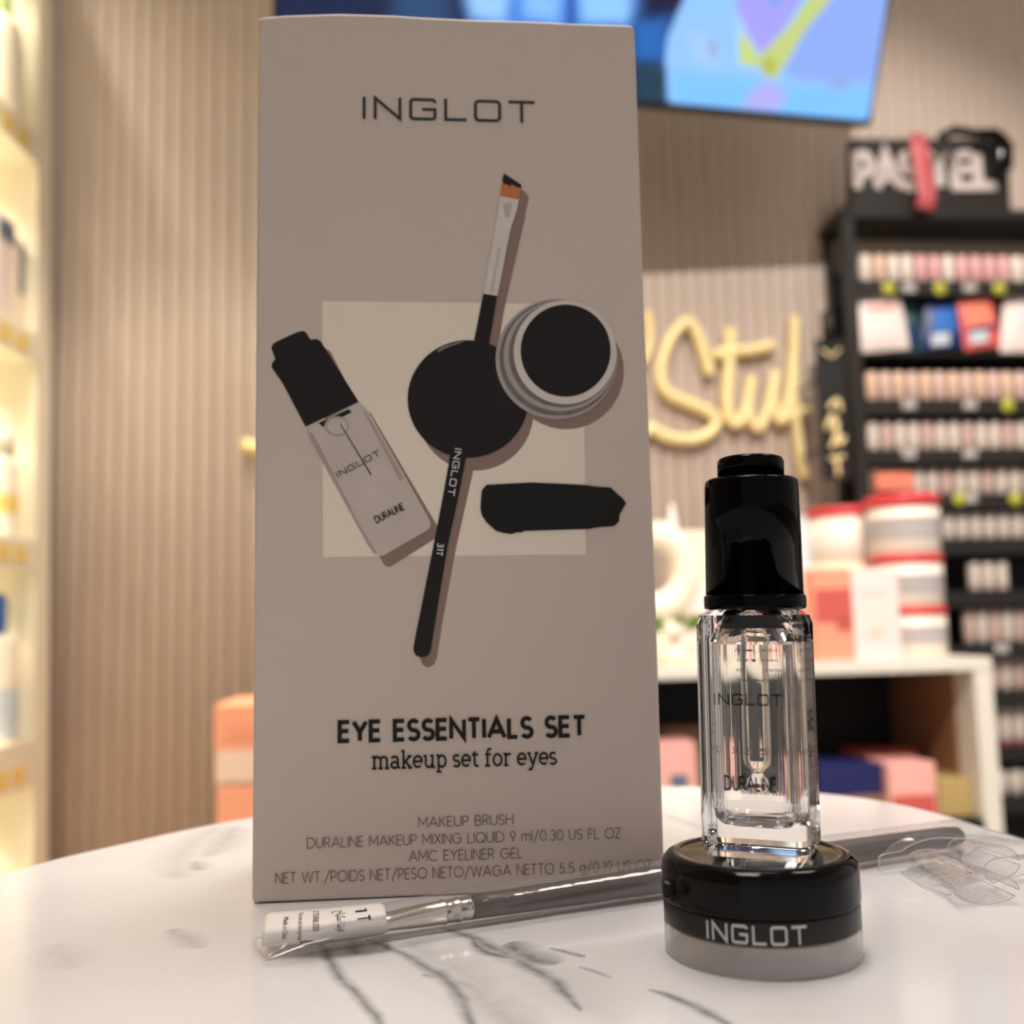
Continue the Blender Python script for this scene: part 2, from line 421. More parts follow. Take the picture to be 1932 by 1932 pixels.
def glass_mat(name, ior, col=(1, 1, 1), rough=0.0):
    m = bpy.data.materials.new(name); m.use_nodes = True; nt = m.node_tree
    nt.nodes.remove(nt.nodes['Principled BSDF'])
    g = nt.nodes.new('ShaderNodeBsdfGlass'); g.inputs['IOR'].default_value = ior; g.inputs['Color'].default_value = (*col, 1); g.inputs['Roughness'].default_value = rough
    nt.links.new(g.outputs[0], nt.nodes['Material Output'].inputs[0]); M[name] = m
glass_mat('glass', 1.50, (.985, .985, .985))
glass_mat('glass_wet', 1.13, (.97, .97, .97))
glass_mat('liquid', 1.36, (.99, .985, .98))
def film_mat(name, tint, gloss, bump_scale, haze):
    m = bpy.data.materials.new(name); m.use_nodes = True; nt = m.node_tree; N = nt.nodes
    N.remove(N['Principled BSDF'])
    tr = N.new('ShaderNodeBsdfTransparent'); tr.inputs[0].default_value = (*tint, 1)
    gl = N.new('ShaderNodeBsdfGlossy'); gl.inputs['Roughness'].default_value = .06
    df = N.new('ShaderNodeBsdfDiffuse'); df.inputs[0].default_value = (.85, .83, .84, 1)
    geo = N.new('ShaderNodeNewGeometry'); dt = N.new('ShaderNodeVectorMath'); dt.operation = 'DOT_PRODUCT'
    ab = N.new('ShaderNodeMath'); ab.operation = 'ABSOLUTE'; om = N.new('ShaderNodeMath'); om.operation = 'SUBTRACT'; om.inputs[0].default_value = 1.0; om.use_clamp = True
    pw = N.new('ShaderNodeMath'); pw.operation = 'POWER'; pw.inputs[1].default_value = 4.0
    mu = N.new('ShaderNodeMath'); mu.operation = 'MULTIPLY_ADD'; mu.inputs[1].default_value = gloss; mu.inputs[2].default_value = .07; mu.use_clamp = True
    tc = N.new('ShaderNodeTexCoord'); no = N.new('ShaderNodeTexNoise'); no.inputs['Scale'].default_value = bump_scale; no.inputs['Detail'].default_value = 2
    bp = N.new('ShaderNodeBump'); bp.inputs['Strength'].default_value = .5; bp.inputs['Distance'].default_value = .0008
    L = nt.links.new
    L(tc.outputs['Object'], no.inputs['Vector']); L(no.outputs[0], bp.inputs['Height'])
    L(bp.outputs[0], gl.inputs['Normal']); L(bp.outputs[0], dt.inputs[0]); L(geo.outputs['Incoming'], dt.inputs[1]); L(dt.outputs['Value'], ab.inputs[0]); L(ab.outputs[0], om.inputs[1]); L(om.outputs[0], pw.inputs[0]); L(pw.outputs[0], mu.inputs[0])
    m1 = N.new('ShaderNodeMixShader'); m1.inputs[0].default_value = haze; L(tr.outputs[0], m1.inputs[1]); L(df.outputs[0], m1.inputs[2])
    m2 = N.new('ShaderNodeMixShader'); L(mu.outputs[0], m2.inputs[0]); L(m1.outputs[0], m2.inputs[1]); L(gl.outputs[0], m2.inputs[2])
    L(m2.outputs[0], N['Material Output'].inputs[0]); M[name] = m
film_mat('film', (.975, .975, .98), .5, 120, .03)
mat('film_edge', srgb(205, 200, 200), .15, spec=.8)
film_mat('acrylic', (.95, .945, .955), .9, 1, .20)  # pale haze mixed into the colour stands in for light carried through the clear wall
film_mat('film_crinkled', (.97, .965, .975), .7, 200, .03)

# marble with hand-placed veins: each vein is a bent, tapering line in the table's own coordinates
def marble():
    m = bpy.data.materials.new('marble'); m.use_nodes = True; nt = m.node_tree; N = nt.nodes; L = nt.links.new
    b = N['Principled BSDF']
    tc = N.new('ShaderNodeTexCoord'); sep0 = N.new('ShaderNodeVectorMath'); sep0.operation = 'ADD'
    nz = N.new('ShaderNodeTexNoise'); nz.inputs['Scale'].default_value = 38; nz.inputs['Detail'].default_value = 3; nz.inputs['Roughness'].default_value = .5
    L(tc.outputs['Object'], nz.inputs['Vector'])
    sub = N.new('ShaderNodeVectorMath'); sub.operation = 'SUBTRACT'; sub.inputs[1].default_value = (.5, .5, .5); L(nz.outputs['Color'], sub.inputs[0])
    scl = N.new('ShaderNodeVectorMath'); scl.operation = 'SCALE'; scl.inputs['Scale'].default_value = .007; L(sub.outputs[0], scl.inputs[0])
    L(tc.outputs['Object'], sep0.inputs[0]); L(scl.outputs[0], sep0.inputs[1])
    sp = N.new('ShaderNodeSeparateXYZ'); L(sep0.outputs[0], sp.inputs[0])
    fine = N.new('ShaderNodeTexNoise'); fine.inputs['Scale'].default_value = 260; fine.inputs['Detail'].default_value = 4; L(tc.outputs['Object'], fine.inputs['Vector'])
    def mth(op, a, c=None, clamp=False, d=None):
        n = N.new('ShaderNodeMath'); n.operation = op; n.use_clamp = clamp
        for i, q in enumerate((a, c, d)):
            if q is None: continue
            if isinstance(q, (int, float)): n.inputs[i].default_value = q
            else: L(q, n.inputs[i])
        return n.outputs[0]
    tot = None
    # (pixel start, pixel end, half width, curvature, strength)
    V = [((590, 1772), (735, 1950), .0011, .0, .85), ((688, 1772), (900, 1960), .0014, -.006, .8), ((770, 1775), (940, 1870), .0042, .0, .22),
         ((838, 1752), (1110, 1905), .0016, -.003, .8), ((885, 1770), (985, 1812), .0012, .002, .9), ((968, 1778), (1052, 1822), .0036, .002, .85),
         ((1040, 1788), (1110, 1808), .0008, .0, .8), ((1095, 1826), (1160, 1845), .0006, .0, .7), ((800, 1838), (900, 1862), .0012, .0, .55),
         ((1225, 1865), (1400, 1950), .0010, -.002, .85), ((870, 1850), (1010, 1950), .004, .0, .35), ((655, 1768), (670, 1800), .0016, .0, .6),
         ((410, 1560), (330, 1660), .006, .004, .25), ((375, 1625), (375, 1645), .003, .0, .5), ((440, 1560), (400, 1615), .005, .0, .35), ((320, 1755), (370, 1790), .0022, .0, .35),
         ((105, 1780), (140, 1830), .004, .0, .18), ((1250, 1535), (1330, 1565), .0015, .0, .3), ((1000, 1820), (1180, 1930), .005, .0, .14)]
    for p0, p1, hw, cv, st in V:
        A = at_z(*p0); B = at_z(*p1); dx, dy = B.x - A.x, B.y - A.y; Ln = math.hypot(dx, dy); ux, uy = dx / Ln, dy / Ln
        x = mth('SUBTRACT', sp.outputs[0], A.x); y = mth('SUBTRACT', sp.outputs[1], A.y)
        u = mth('ADD', mth('MULTIPLY', x, ux), mth('MULTIPLY', y, uy))
        v = mth('ADD', mth('MULTIPLY', x, -uy), mth('MULTIPLY', y, ux))
        t = mth('DIVIDE', u, Ln)
        par = mth('MULTIPLY', mth('MULTIPLY', t, mth('SUBTRACT', 1.0, t)), 4.0, clamp=True)     # 0 at ends, 1 mid
        if cv: v = mth('ADD', v, mth('MULTIPLY', par, cv))
        wd = mth('MULTIPLY', mth('POWER', par, .35), hw * 1.9)
        q = mth('DIVIDE', mth('ABSOLUTE', v), mth('ADD', wd, 1e-6))
        prof = mth('SUBTRACT', 1.0, q, clamp=True)
        prof = mth('MULTIPLY', mth('POWER', prof, 1.1), st)
        tot = prof if tot is None else mth('MAXIMUM', tot, prof)
    fm = mth('MULTIPLY_ADD', fine.outputs[0], 1.3, d=0.25, clamp=True)
    tot = mth('MULTIPLY', tot, fm)
    soft = N.new('ShaderNodeTexNoise'); soft.inputs['Scale'].default_value = 16; soft.inputs['Detail'].default_value = 3; L(tc.outputs['Object'], soft.inputs['Vector'])
    sm = mth('MULTIPLY', mth('SUBTRACT', soft.outputs[0], .5, clamp=True), .35)
    tot = mth('ADD', tot, sm, clamp=True)
    mix = N.new('ShaderNodeMixRGB'); mix.inputs[1].default_value = (*srgb(222, 221, 223), 1); mix.inputs[2].default_value = (*srgb(88, 90, 96), 1)
    L(tot, mix.inputs[0]); L(mix.outputs[0], b.inputs['Base Color'])
    b.inputs['Roughness'].default_value = .10; b.inputs['Specular IOR Level'].default_value = .5
    bn = N.new('ShaderNodeTexNoise'); bn.inputs['Scale'].default_value = 420; bn.inputs['Detail'].default_value = 2; L(tc.outputs['Object'], bn.inputs['Vector'])
    bp = N.new('ShaderNodeBump'); bp.inputs['Strength'].default_value = .10; bp.inputs['Distance'].default_value = .0003
    L(bn.outputs[0], bp.inputs['Height']); L(bp.outputs[0], b.inputs['Normal'])
    M['marble'] = m
marble()

# ------------------------------------------------------------------ the room
WA = math.radians(5.5)
W = Frame((0, 1.90, TZ), WA)          # back wall plane; local z = 0 is table height
def wx(x, y, d=0.0): return W.px(x, y, d)
mb = MB().box(-2.2, 2.6, .012, .10, -TZ, 1.95); wall = mb.build('wall_back', 'wall_paint'); wall.matrix_world = W.m; struct(wall)
PITCHS = .0285
prof = [(-.01425, .012), (-.0140, .0040), (-.0125, .0012), (-.009, .0), (.0, -.0006), (.009, .0), (.0125, .0012), (.0140, .0040), (.01425, .012)]
sl = MB(); n = len(prof)
sl.add([(x, y, -TZ + .0) for x, y in prof] + [(x, y, 1.95) for x, y in prof], [(i, i + 1, i + 1 + n, i + n) for i in range(n - 1)] + [tuple(range(n)), tuple(range(2 * n - 1, n - 1, -1))], False)
s0 = sl.build('slat', 'slat', wall)
s0.data.polygons.foreach_set('use_smooth', [True] * (n - 1) + [False, False])
NS = 118
s0.location.x = -1.55
for i in range(1, NS):
    c = s0.copy(); sc.collection.objects.link(c); c.parent = wall; c.location.x = -1.55 + i * PITCHS
f = MB().box(-2.6, 3.2, -1.6, 2.4, -.05, 0).build('floor', 'floor_tile'); struct(f)
f = MB().box(-2.6, 3.2, -1.6, 2.6, 2.70, 2.75).build('ceiling', 'ceiling_paint'); struct(f)
f = MB().box(-1.28, -1.2, -1.6, 2.2, 0, 2.7).build('wall_left', 'wall_paint'); struct(f)
for lx, ly, sx_, sy_, ll in ((.15, .75, .9, .25, 'long flush ceiling lamp between table and back wall'), (-.25, .05, .5, .5, 'square flush ceiling lamp above the marble table'), (1.0, .7, .5, .5, 'square flush ceiling lamp in front of the display rack')):
    t = thing('ceiling_lamp', ll, 'lamp', loc=(lx, ly, 2.70), group='flush ceiling lamps')
    MB().box(-sx_ / 2 - .02, sx_ / 2 + .02, -sy_ / 2 - .02, sy_ / 2 + .02, -.03, 0).build('housing', 'white_panel', t)
    MB().box(-sx_ / 2, sx_ / 2, -sy_ / 2, sy_ / 2, -.036, -.03).build('diffuser', 'lamp_glow', t)

for (sx_, sy_), ll in zip(SPOTS, ('recessed downlight near the white shelf unit', 'recessed downlight in front of the television', 'recessed downlight near the display rack', 'recessed downlight turned towards the gold sign')):
    t = thing('downlight', ll, 'lamp', loc=(sx_, sy_, 2.70), group='recessed downlights')
    MB().lathe([(.045, -.004), (.050, -.004), (.050, 0), (.038, 0)], 32, caps=False).build('trim_ring', 'white_panel', t)
    MB().lathe([(.0005, -.001), (.036, -.001), (.036, 0)], 32, caps=False).build('lamp_face', 'lamp_glow', t)

# ------------------------------------------------------------------ the table
tb = thing('marble_table', 'small round-fronted table with glossy white grey-veined marble top', 'table', loc=(0, .2, 0))
rim = [(-.1405, .2876), (-.1215, .3267), (-.0928, .3655), (-.045, .398), (.008, .4135), (.0573, .4126), (.1023, .3935), (.1298, .3606), (.1432, .2994), (.158, .21), (.135, .10), (.07, .025), (0, .005), (-.07, .025), (-.135, .10), (-.156, .20)]
rim = [(p.x, p.y - .2) for p in catmull([(x, y, 0) for x, y in rim], 8, True)]
top = MB().slab(rim, TZ - .012, TZ).build('table_top', 'marble', tb, bevel=.0012)
# marble uses the room's coordinates shifted to the table's own origin
top.data.transform(Matrix.Translation((0, .2, 0))); top.location = (0, -.2, 0)
MB().lathe([(.02, .03), (.02, .70), (.05, .737)], 24).build('pedestal', 'black_metal', tb)
MB().lathe([(.13, 0), (.13, .012), (.03, .03)], 40).build('foot', 'black_metal', tb)

# ------------------------------------------------------------------ the gift carton
BX = Frame((-.0631, .2502, TZ + .0), .0771, .0007, .0039)
bx = thing('gift_carton', 'tall beige makeup set carton standing on the marble table', 'carton', frame=BX)
BW, BH, BD = .0983, .2210, .045
out_px = [(474.5, 1707), (1256, 1675), (1253, 1605), (1237, 1100), (1213, 500), (1202, 160), (1199, 80), (1197, 50), (1190, 46), (1090, 43), (1000, 38.5), (900, 36), (800, 31), (740, 27), (640, 24), (540, 27), (490, 31), (487, 38)]
outl = [BX.px(*p) for p in out_px]
body = MB().prism([(p.x, max(p.z, .0003)) for p in outl], 0, BD).build('body', 'carton', bx, bevel=.0009, segs=3)
D = [2.0e-5]
def layer(): D[0] += 1.0e-5; return D[0]
def ink(name, pts, m, parent=bx, frame=BX, label=None, smooth=0):
    if smooth: pts = [(p.x, p.y) for p in catmull([(a, b, 0) for a, b in pts], smooth, True)]
    q = [frame.px(*p) for p in pts]; d = layer()
    o = MB().add([(p.x, -d, p.z) for p in q], [tuple(range(len(q)))]).build(name, m, parent, fix=False)
    if label: o['label'] = label
    return o
def circ(cx, cy, rx, ry, n=48): return arc(cx, cy, rx, ry, 0, 360, n)[:-1]
def c2(pts, k=2.477, ox=480, oy=560): return [(ox + a / k, oy + b / k) for a, b in pts]
def c1(pts): return c2(pts, 2.477, 480, 0)
ink('printed_square', [(608, 568), (1100, 574), (1105, 1046), (609.5, 1051)], 'ink_square', label='lighter beige printed square')
ink('printed_shadow', c2([(330, 240), (355, 255), (430, 400), (490, 495), (545, 545), (857, 1075), (845, 1130), (640, 1260), (620, 1262), (605, 1250), (560, 1170), (300, 500)]), 'ink_shadow')
ink('printed_shadow', circ(897, 776, 110, 112), 'ink_shadow')
ink('printed_shadow', circ(1068, 700, 109, 110), 'ink_shadow')
ink('printed_shadow', [(975, 350), (990, 362), (997, 370), (997, 378), (992, 400), (990, 414), (972, 492), (951, 586), (940, 652), (900, 830), (893, 888), (860, 1036), (836, 1166), (824, 1242), (819, 1254), (808, 1260), (797, 1254), (792, 1238), (800, 1160), (900, 640), (935, 480), (960, 372)], 'ink_shadow')
# printed bottle
pb = ink('printed_bottle', c2([(245, 618), (490, 490), (530, 530), (820, 1045), (824, 1065), (812, 1088), (605, 1208), (585, 1212), (560, 1203), (530, 1160), (270, 670)]), 'ink_glass', label='printed picture of the dropper bottle')
ink('printed_shade', c2([(250, 628), (275, 640), (500, 1080), (545, 1150), (575, 1195), (560, 1200), (530, 1160), (262, 668)]), 'ink_glass_dim', bx)
ink('printed_shade', c2([(500, 520), (528, 545), (700, 850), (680, 860)]), 'ink_glass_dim', bx)
ink('printed_shade', c2([(300, 590), (440, 525), (455, 540), (320, 608)]), 'ink_dark', bx)
ink('printed_shade', circ(480 + 385 / 2.477, 560 + 605 / 2.477, 23, 19), 'ink_glass_dim', bx)
ink('printed_shade', circ(480 + 388 / 2.477, 560 + 605 / 2.477, 19, 15), 'ink_glass', bx)
ink('printed_cap', c2([(80, 240), (84, 225), (100, 212), (200, 166), (225, 160), (240, 165), (262, 200), (290, 198), (310, 208), (330, 240), (487, 490), (240, 607), (130, 400), (80, 328), (84, 308), (98, 292)]), 'ink_dark', label='printed black dropper cap')
ink('printed_pipette', c2([(398, 592), (402, 591), (548, 830), (543, 834)]), 'ink_dark')
# printed lid and jar
ink('printed_lid', circ(883, 753, 114, 111, 64), 'ink_dark', label='printed black jar lid')
ink('printed_gloss', c2([(850, 255), (880, 232), (950, 212), (985, 208), (960, 218), (895, 240), (865, 258)]), 'ink_gloss')
ink('printed_jar', circ(1050, 678, 115, 113, 64), 'ink_jar_ring', label='printed clear jar of black gel')
for k, (cx_, cy_, rx_, ry_) in enumerate(((1053, 676, 111, 109), (1057, 672, 107, 104), (1061, 669, 101, 100))):
    ink('printed_ring', circ(cx_, cy_, rx_, ry_, 64), 'ink_jar_dim' if k % 2 == 0 else 'ink_jar_ring')
ink('printed_ring', circ(1066, 665, 97, 98, 64), 'ink_ferrule')
ink('printed_gel', circ(1067, 662, 85, 87, 64), 'ink_dark')
# printed swatch
ink('printed_swatch', c2([(1062, 905), (1085, 879), (1110, 878), (1290, 868), (1430, 874), (1545, 880), (1600, 888), (1665, 892), (1700, 925), (1718, 940), (1737, 965), (1722, 990), (1705, 1020), (1704, 1050), (1680, 1072), (1600, 1078), (1560, 1086), (1470, 1088), (1260, 1095), (1245, 1103), (1232, 1100), (1200, 1109), (1165, 1104), (1130, 1095), (1085, 1055), (1062, 1020), (1056, 990)]), 'ink_black', label='printed smear of black gel')
# printed brush
ink('printed_handle', [(912, 554), (938, 558), (922, 655), (905, 740), (880, 861), (862, 950), (845, 1028), (828, 1130), (813, 1225), (810, 1234), (803, 1239), (793, 1240), (784, 1236), (780, 1226), (782, 1210), (800, 1120), (819, 1024), (836, 935), (851, 851), (872, 745), (893, 650)], 'ink_dark', label='printed black brush handle')
ink('printed_ferrule', c1([(1148, 917), (1236, 935), (1225, 990), (1200, 1060), (1185, 1130), (1160, 1260), (1135, 1385), (1100, 1378), (1070, 1374), (1085, 1290), (1105, 1180), (1125, 1070), (1138, 990)]), 'ink_ferrule', label='printed silver ferrule')
ink('printed_shade', c1([(1160, 950), (1205, 950), (1190, 1020), (1172, 1020)]), 'ink_ferrule_dim')
ink('printed_shade', c1([(1140, 1160), (1150, 1160), (1112, 1370), (1102, 1368)]), 'ink_ferrule_dim')
ink('printed_bristles', c1([(1160, 838), (1175, 858), (1245, 878), (1238, 935), (1148, 917)]), 'ink_orange', label='printed orange bristles')
ink('printed_bristles', c1([(1165, 812), (1248, 866), (1246, 882), (1222, 876), (1212, 868), (1198, 866), (1190, 880), (1184, 862), (1172, 866), (1158, 848)]), 'ink_dark', label='printed black bristle tips')

def put(text, font, p0, p1, hpx, weight, m, name, gap=.22, frame=BX, parent=bx, label=None, d=None):
    st, wd = layout(text, font, gap)
    return lettering(name, st, wd, weight, line_map(frame, p0, p1, wd, hpx, d or layer()), m, parent, label)
LG = .33
def word(frame, parent, p0, p1, hpx, weight, m, d=None):
    return put('INGLOT', WORD, p0, p1, hpx, weight, m, 'wordmark', gap=LG, frame=frame, parent=parent, d=d)
word(BX, bx, (684, 225), (1009, 233), 43.5, .125, 'ink_foil')['label'] = 'black foil wordmark at the top'
word(BX, bx, *c2([(392, 847), (592, 740)]), 11.5, .13, 'ink_black')
put('DURALINE', GLY, *c2([(573, 1058), (702, 992)]), 12.5, .19, 'ink_black', 'product_lettering', gap=.20)
word(BX, bx, *c2([(938, 708), (903, 927)]), 12.5, .14, 'ink_white')
put('31T', GLY, *c2([(857, 1152), (850, 1208)]), 11, .15, 'ink_white', 'number_lettering', gap=.22)
put('EYE ESSENTIALS SET', GLY, (641, 1398), (1103, 1387), 34.5, .225, 'ink_black', 'title_lettering', gap=.25)['label'] = 'bold black title lettering'
put('makeup set for eyes', SER, (700, 1450), (1051, 1441), 31, .135, 'ink_black', 'subtitle_lettering', gap=.03)
def c3(a, b): return (460 + a / 2.415, 1300 + b / 2.415)
for tx, a, b, h in (('MAKEUP BRUSH', (797, 629), (1226, 614), 18), ('DURALINE MAKEUP MIXING LIQUID 9 ml/0.30 US FL OZ', (290, 724), (1716, 677), 18.5),
                    ('AMC EYELINER GEL', (753, 784), (1268, 768), 18.5), ('NET WT./POIDS NET/PESO NETO/WAGA NETTO 5.5 g/0.19 US OZ', (146, 885), (1856, 824), 19)):
    put(tx, GLY, c3(*a), c3(*b), h, .095, 'ink_grey', 'contents_lettering', gap=.20)

# ------------------------------------------------------------------ the eyeliner jar
JC = Vector((.0463, .2078, TZ)); JR = .0186
jr = thing('gel_jar', 'small round black-lidded gel eyeliner jar with clear base under the dropper bottle', 'jar', loc=JC)
pr_ = [(JR - .0011, .0054), (JR - .0011, .0003), (JR - .0010, 0), (JR - .0002, 0), (JR, .0004), (JR, .0054), (JR - .0011, .0054)]
MB().lathe(pr_, 96, caps=False).build('clear_base', 'acrylic', jr, wn=True)
MB().lathe([(.0004, .0034), (.0070, .0035), (.0110, .0039), (.0138, .0046), (.0152, .0056)], 72).build('gel_cup', 'gel_grey', jr)
MB().lathe([(JR - .0008, .0056), (JR - .0001, .0058), (JR, .0061), (JR, .0097), (JR - .0004, .0100), (JR - .0006, .0103)], 96).build('collar', 'black_satin', jr, wn=True)
MB().lathe([(JR - .0005, .0101), (JR + .0001, .0103), (JR + .00025, .0106), (JR + .00015, .0162), (JR - .0002, .0172), (JR - .0010, .0181), (JR - .0018, .0185), (JR - .0028, .0186), (JR - .0034, .0184), (JR - .0042, .0181), (.004, .0180), (.0003, .0180)], 96).build('lid', 'black_gloss', jr, wn=True)
# lettering wrapped round the collar, facing the camera's left a little
def wrap(cx, cy, R, ang0, W0, h, z0, width):
    def f(x, y, k=0):
        a = ang0 + (x / width - .5) * W0 / R
        return (cx + R * math.sin(a), cy - R * math.cos(a), z0 + y * h)
    return f
st, wd = layout('INGLOT', WORD, LG)
st2 = []
for s_ in st:       # subdivide long strokes so that they follow the curve
    o2 = [s_[0]]
    for a, b in zip(s_, s_[1:]):
        for k in range(1, 5): o2.append((a[0] + (b[0] - a[0]) * k / 4, a[1] + (b[1] - a[1]) * k / 4))
    st2.append(o2)
base_a = -math.atan2(JC.x, JC.y)
lettering('wordmark', st2, wd, .17, wrap(0, 0, JR + .00004, base_a - math.asin(.0011 / JR), .0182, .0032, .0062, wd), 'lid_print', jr, 'white wordmark on the collar')

# ------------------------------------------------------------------ the dropper bottle
BB = Frame((JC.x + .0010, JC.y, TZ + .0186), -math.radians(22.5), 0, math.radians(1.0))
bt = thing('dropper_bottle', 'clear square glass dropper bottle with tall black cap standing on the jar', 'bottle', frame=BB)
NSQ = 12
def sq(half, r, z, seg=NSQ - 1, hx=None):
    hx = hx or half; out = []
    for cx_, cy_, a0 in ((hx - r, half - r, 0), (-hx + r, half - r, 90), (-hx + r, -half + r, 180), (hx - r, -half + r, 270)):
        for k in range(seg + 1):
            a = math.radians(a0 + 90 * k / seg); out.append((cx_ + r * math.cos(a), cy_ + r * math.sin(a), z))
    return out
def loft(mb, rings, cap0=True, cap1=True):
    n = len(rings[0]); vs = [v for r in rings for v in r]
    fs = [(i * n + k, i * n + (k + 1) % n, (i + 1) * n + (k + 1) % n, (i + 1) * n + k) for i in range(len(rings) - 1) for k in range(n)]
    if cap0: fs.append(tuple(reversed(range(n))))
    if cap1: fs.append(tuple((len(rings) - 1) * n + k for k in range(n)))
    mb.add(vs, fs, False); return mb
S = .01015
g = MB()
outer = [sq(S - .0016, .0014, 0), sq(S - .0006, .0020, .0003), sq(S, .0024, .0013), sq(S, .0024, .0440), sq(S - .0005, .0024, .0456), sq(S - .0018, .0024, .0466), sq(S - .0035, .0030, .0469)]
neck = [[(.0062 * math.cos(math.radians(a)), .0062 * math.sin(math.radians(a)), z) for a in [((q // NSQ) * 90 + (q % NSQ) * 90 / (NSQ - 1)) for q in range(4 * NSQ)]] for z in (.0474, .0510)]
loft(g, outer + neck, True, False)
g.build('glass_body', 'glass', bt)
def cavity(e):
    IN = S - .0022 + e; r = .0036
    rr_ = [sq(IN - .0036, .0012, .0056 - e), sq(IN - .0016, .0026, .0060 - e), sq(IN - .0004, .0034, .0072 - e), sq(IN, .0036, .0088), sq(IN, .0036, .0405), sq(IN - .001, .0040, .0430), sq(IN - .0026, .0044, .0444 + e)]
    nk = [[((.0046 + e) * math.cos(math.radians(a)), (.0046 + e) * math.sin(math.radians(a)), z) for a in [((q // NSQ) * 90 + (q % NSQ) * 90 / (NSQ - 1)) for q in range(4 * NSQ)]] for z in (.0452 + e, .0510)]
    return rr_ + nk
bg = bpy.data.objects['glass_body'].data
# inner wall of the glass: the same mesh, faces turned inwards
cv = MB(); loft(cv, cavity(0), True, False)
bmx = bmesh.new(); bmx.from_mesh(bg)
cvs = [bmx.verts.new(v) for v in cv.v]; bmx.verts.ensure_lookup_table()
for f_ in cv.f:
    nf = bmx.faces.new([cvs[i] for i in reversed(f_)]); nf.smooth = False
bmx.faces.ensure_lookup_table()
# rim between outer and inner wall
no = len(outer + neck) * 4 * NSQ; ni0 = len(bg.vertices)
for k in range(4 * NSQ):
    k2 = (k + 1) % (4 * NSQ); a = (len(outer + neck) - 1) * 4 * NSQ; b = ni0 + (len(cavity(0)) - 1) * 4 * NSQ
    bmx.faces.new([bmx.verts[a + k], bmx.verts[a + k2], bmx.verts[b + k2], bmx.verts[b + k]])
bmesh.ops.recalc_face_normals(bmx, faces=bmx.faces)
bmx.to_mesh(bg); bmx.free()
# liquid fills the cavity up to just under the shoulder
IN = S - .0022 + .00012; e = .00012
lq = [sq(IN - .0036, .0012, .0056 - e), sq(IN - .0016, .0026, .0060 - e), sq(IN - .0004, .0034, .0072 - e), sq(IN, .0036, .0088), sq(IN, .0036, .0400)]
loft(MB(), lq).build('liquid', 'liquid', bt)
# pipette
pp = MB().lathe([(.0002, .0112), (.0016, .0114), (.0022, .0126), (.0020, .0140), (.0010, .0150), (.0014, .0158), (.0025, .0168), (.00265, .0176), (.0027, .0182), (.0027, .0190), (.0027, .0300), (.0027, .0430), (.0027, .0440)], 28)
pp.build('pipette', 'glass_wet', bt)
CZ = .0474
MB().lathe([(.0060, CZ - .0015), (.0099, CZ - .0005), (.0100, CZ), (.0100, CZ + .0018), (.0098, CZ + .0022)], 72).build('cap_skirt', 'cap_gloss', bt, wn=True)
MB().lathe([(.0096, CZ + .0020), (.0093, CZ + .0240), (.0092, CZ + .0249), (.0088, CZ + .0254), (.0066, CZ + .0255)], 72).build('cap', 'cap_gloss', bt, wn=True)
MB().lathe([(.0066, CZ + .0250), (.0066, CZ + .0290), (.0063, CZ + .0297), (.0056, CZ + .0300), (.0003, CZ + .0301)], 64).build('button', 'cap_gloss', bt, wn=True)
# prints: front face, back face (seen mirrored through the glass) and right side
def face_map(side, x0, x1, z0, h, width):
    off = S + .00003
    def f(x, y, k=0):
        u = x0 + (x1 - x0) * x / width; z = z0 + y * h
        if side == 'front': return (u, -off, z)
        if side == 'back': return (-u, off, z)
        return (off, u, z)
    return f
st, wd = layout('INGLOT', WORD, LG)
lettering('wordmark', st, wd, .14, face_map('front', -.0066, .0062, .0286, .0021, wd), 'ink_black', bt, 'black wordmark on the front')
st, wd = layout('DURALINE', GLY, .2)
lettering('product_lettering', st, wd, .17, face_map('front', -.0050, .0045, .0129, .0024, wd), 'ink_black', bt)
def fprint(name, text, side, x0, x1, z0, h, m='ink_black'):
    vs, fs = font_mesh(text); fm = face_map(side, x0, x1, z0, h, 1.0)
    return MB().add([fm(a, b) for a, b in vs], fs).build(name, m, bt, fix=False)
for text, a, b, z, h in (('DURALINE MAKEUP MIXING LIQUID', -.0088, .0088, .0420, .0012), ('to be mixed with', -.0038, .0050, .0382, .0009), ('powder product', -.0042, .0048, .0362, .0009),
                         ('and to help create', -.0052, .0050, .0342, .0009), ('an intense colour', -.0048, .0046, .0322, .0008),
                         ('9 ml e 0.30 US FL. OZ', -.0075, .0065, .0178, .0013), ('Made in Poland', -.0045, .0045, .0098, .0009)):
    fprint('back_lettering', text, 'back', a, b, z, h)
for k in range(9):
    fprint('side_lettering', 'Ingredients: Aqua, Cyclomethicone' if k % 2 else 'Isododecane, Dimethicone, Silica', 'right', -.0060, .0060, .0380 - .0024 * k - (.006 if k > 4 else 0), .0009, 'ink_grey')

# ------------------------------------------------------------------ makeup brush in its clear sleeve
def ax(x, y, z): return at_z(x, y, z)
A2 = ax(888, 1712, .0037); A5 = ax(1806, 1577, .0040)
def axpt(xp, z=None):
    """point of the straight brush axis seen at pixel column xp"""
    lo, hi = -1.0, 1.5
    for _ in range(50):
        m = (lo + hi) / 2; d = A2.lerp(A5, m) - CAM
        if 966 + FPX * d.dot(RT) / d.dot(FWD) < xp: lo = m
        else: hi = m
    p = A2.lerp(A5, lo)
    if z is not None: p.z = TZ + z
    return p
A0 = axpt(560, .0026); A1 = axpt(735, .0033); A3 = axpt(1250); A4 = axpt(1560)
br = thing('makeup_brush', 'flat makeup brush with dark grey handle lying behind the jar in a clear sleeve', 'brush', loc=(A3.x, A3.y, TZ))
def loc(p): return Vector(p) - Vector((A3.x, A3.y, TZ))
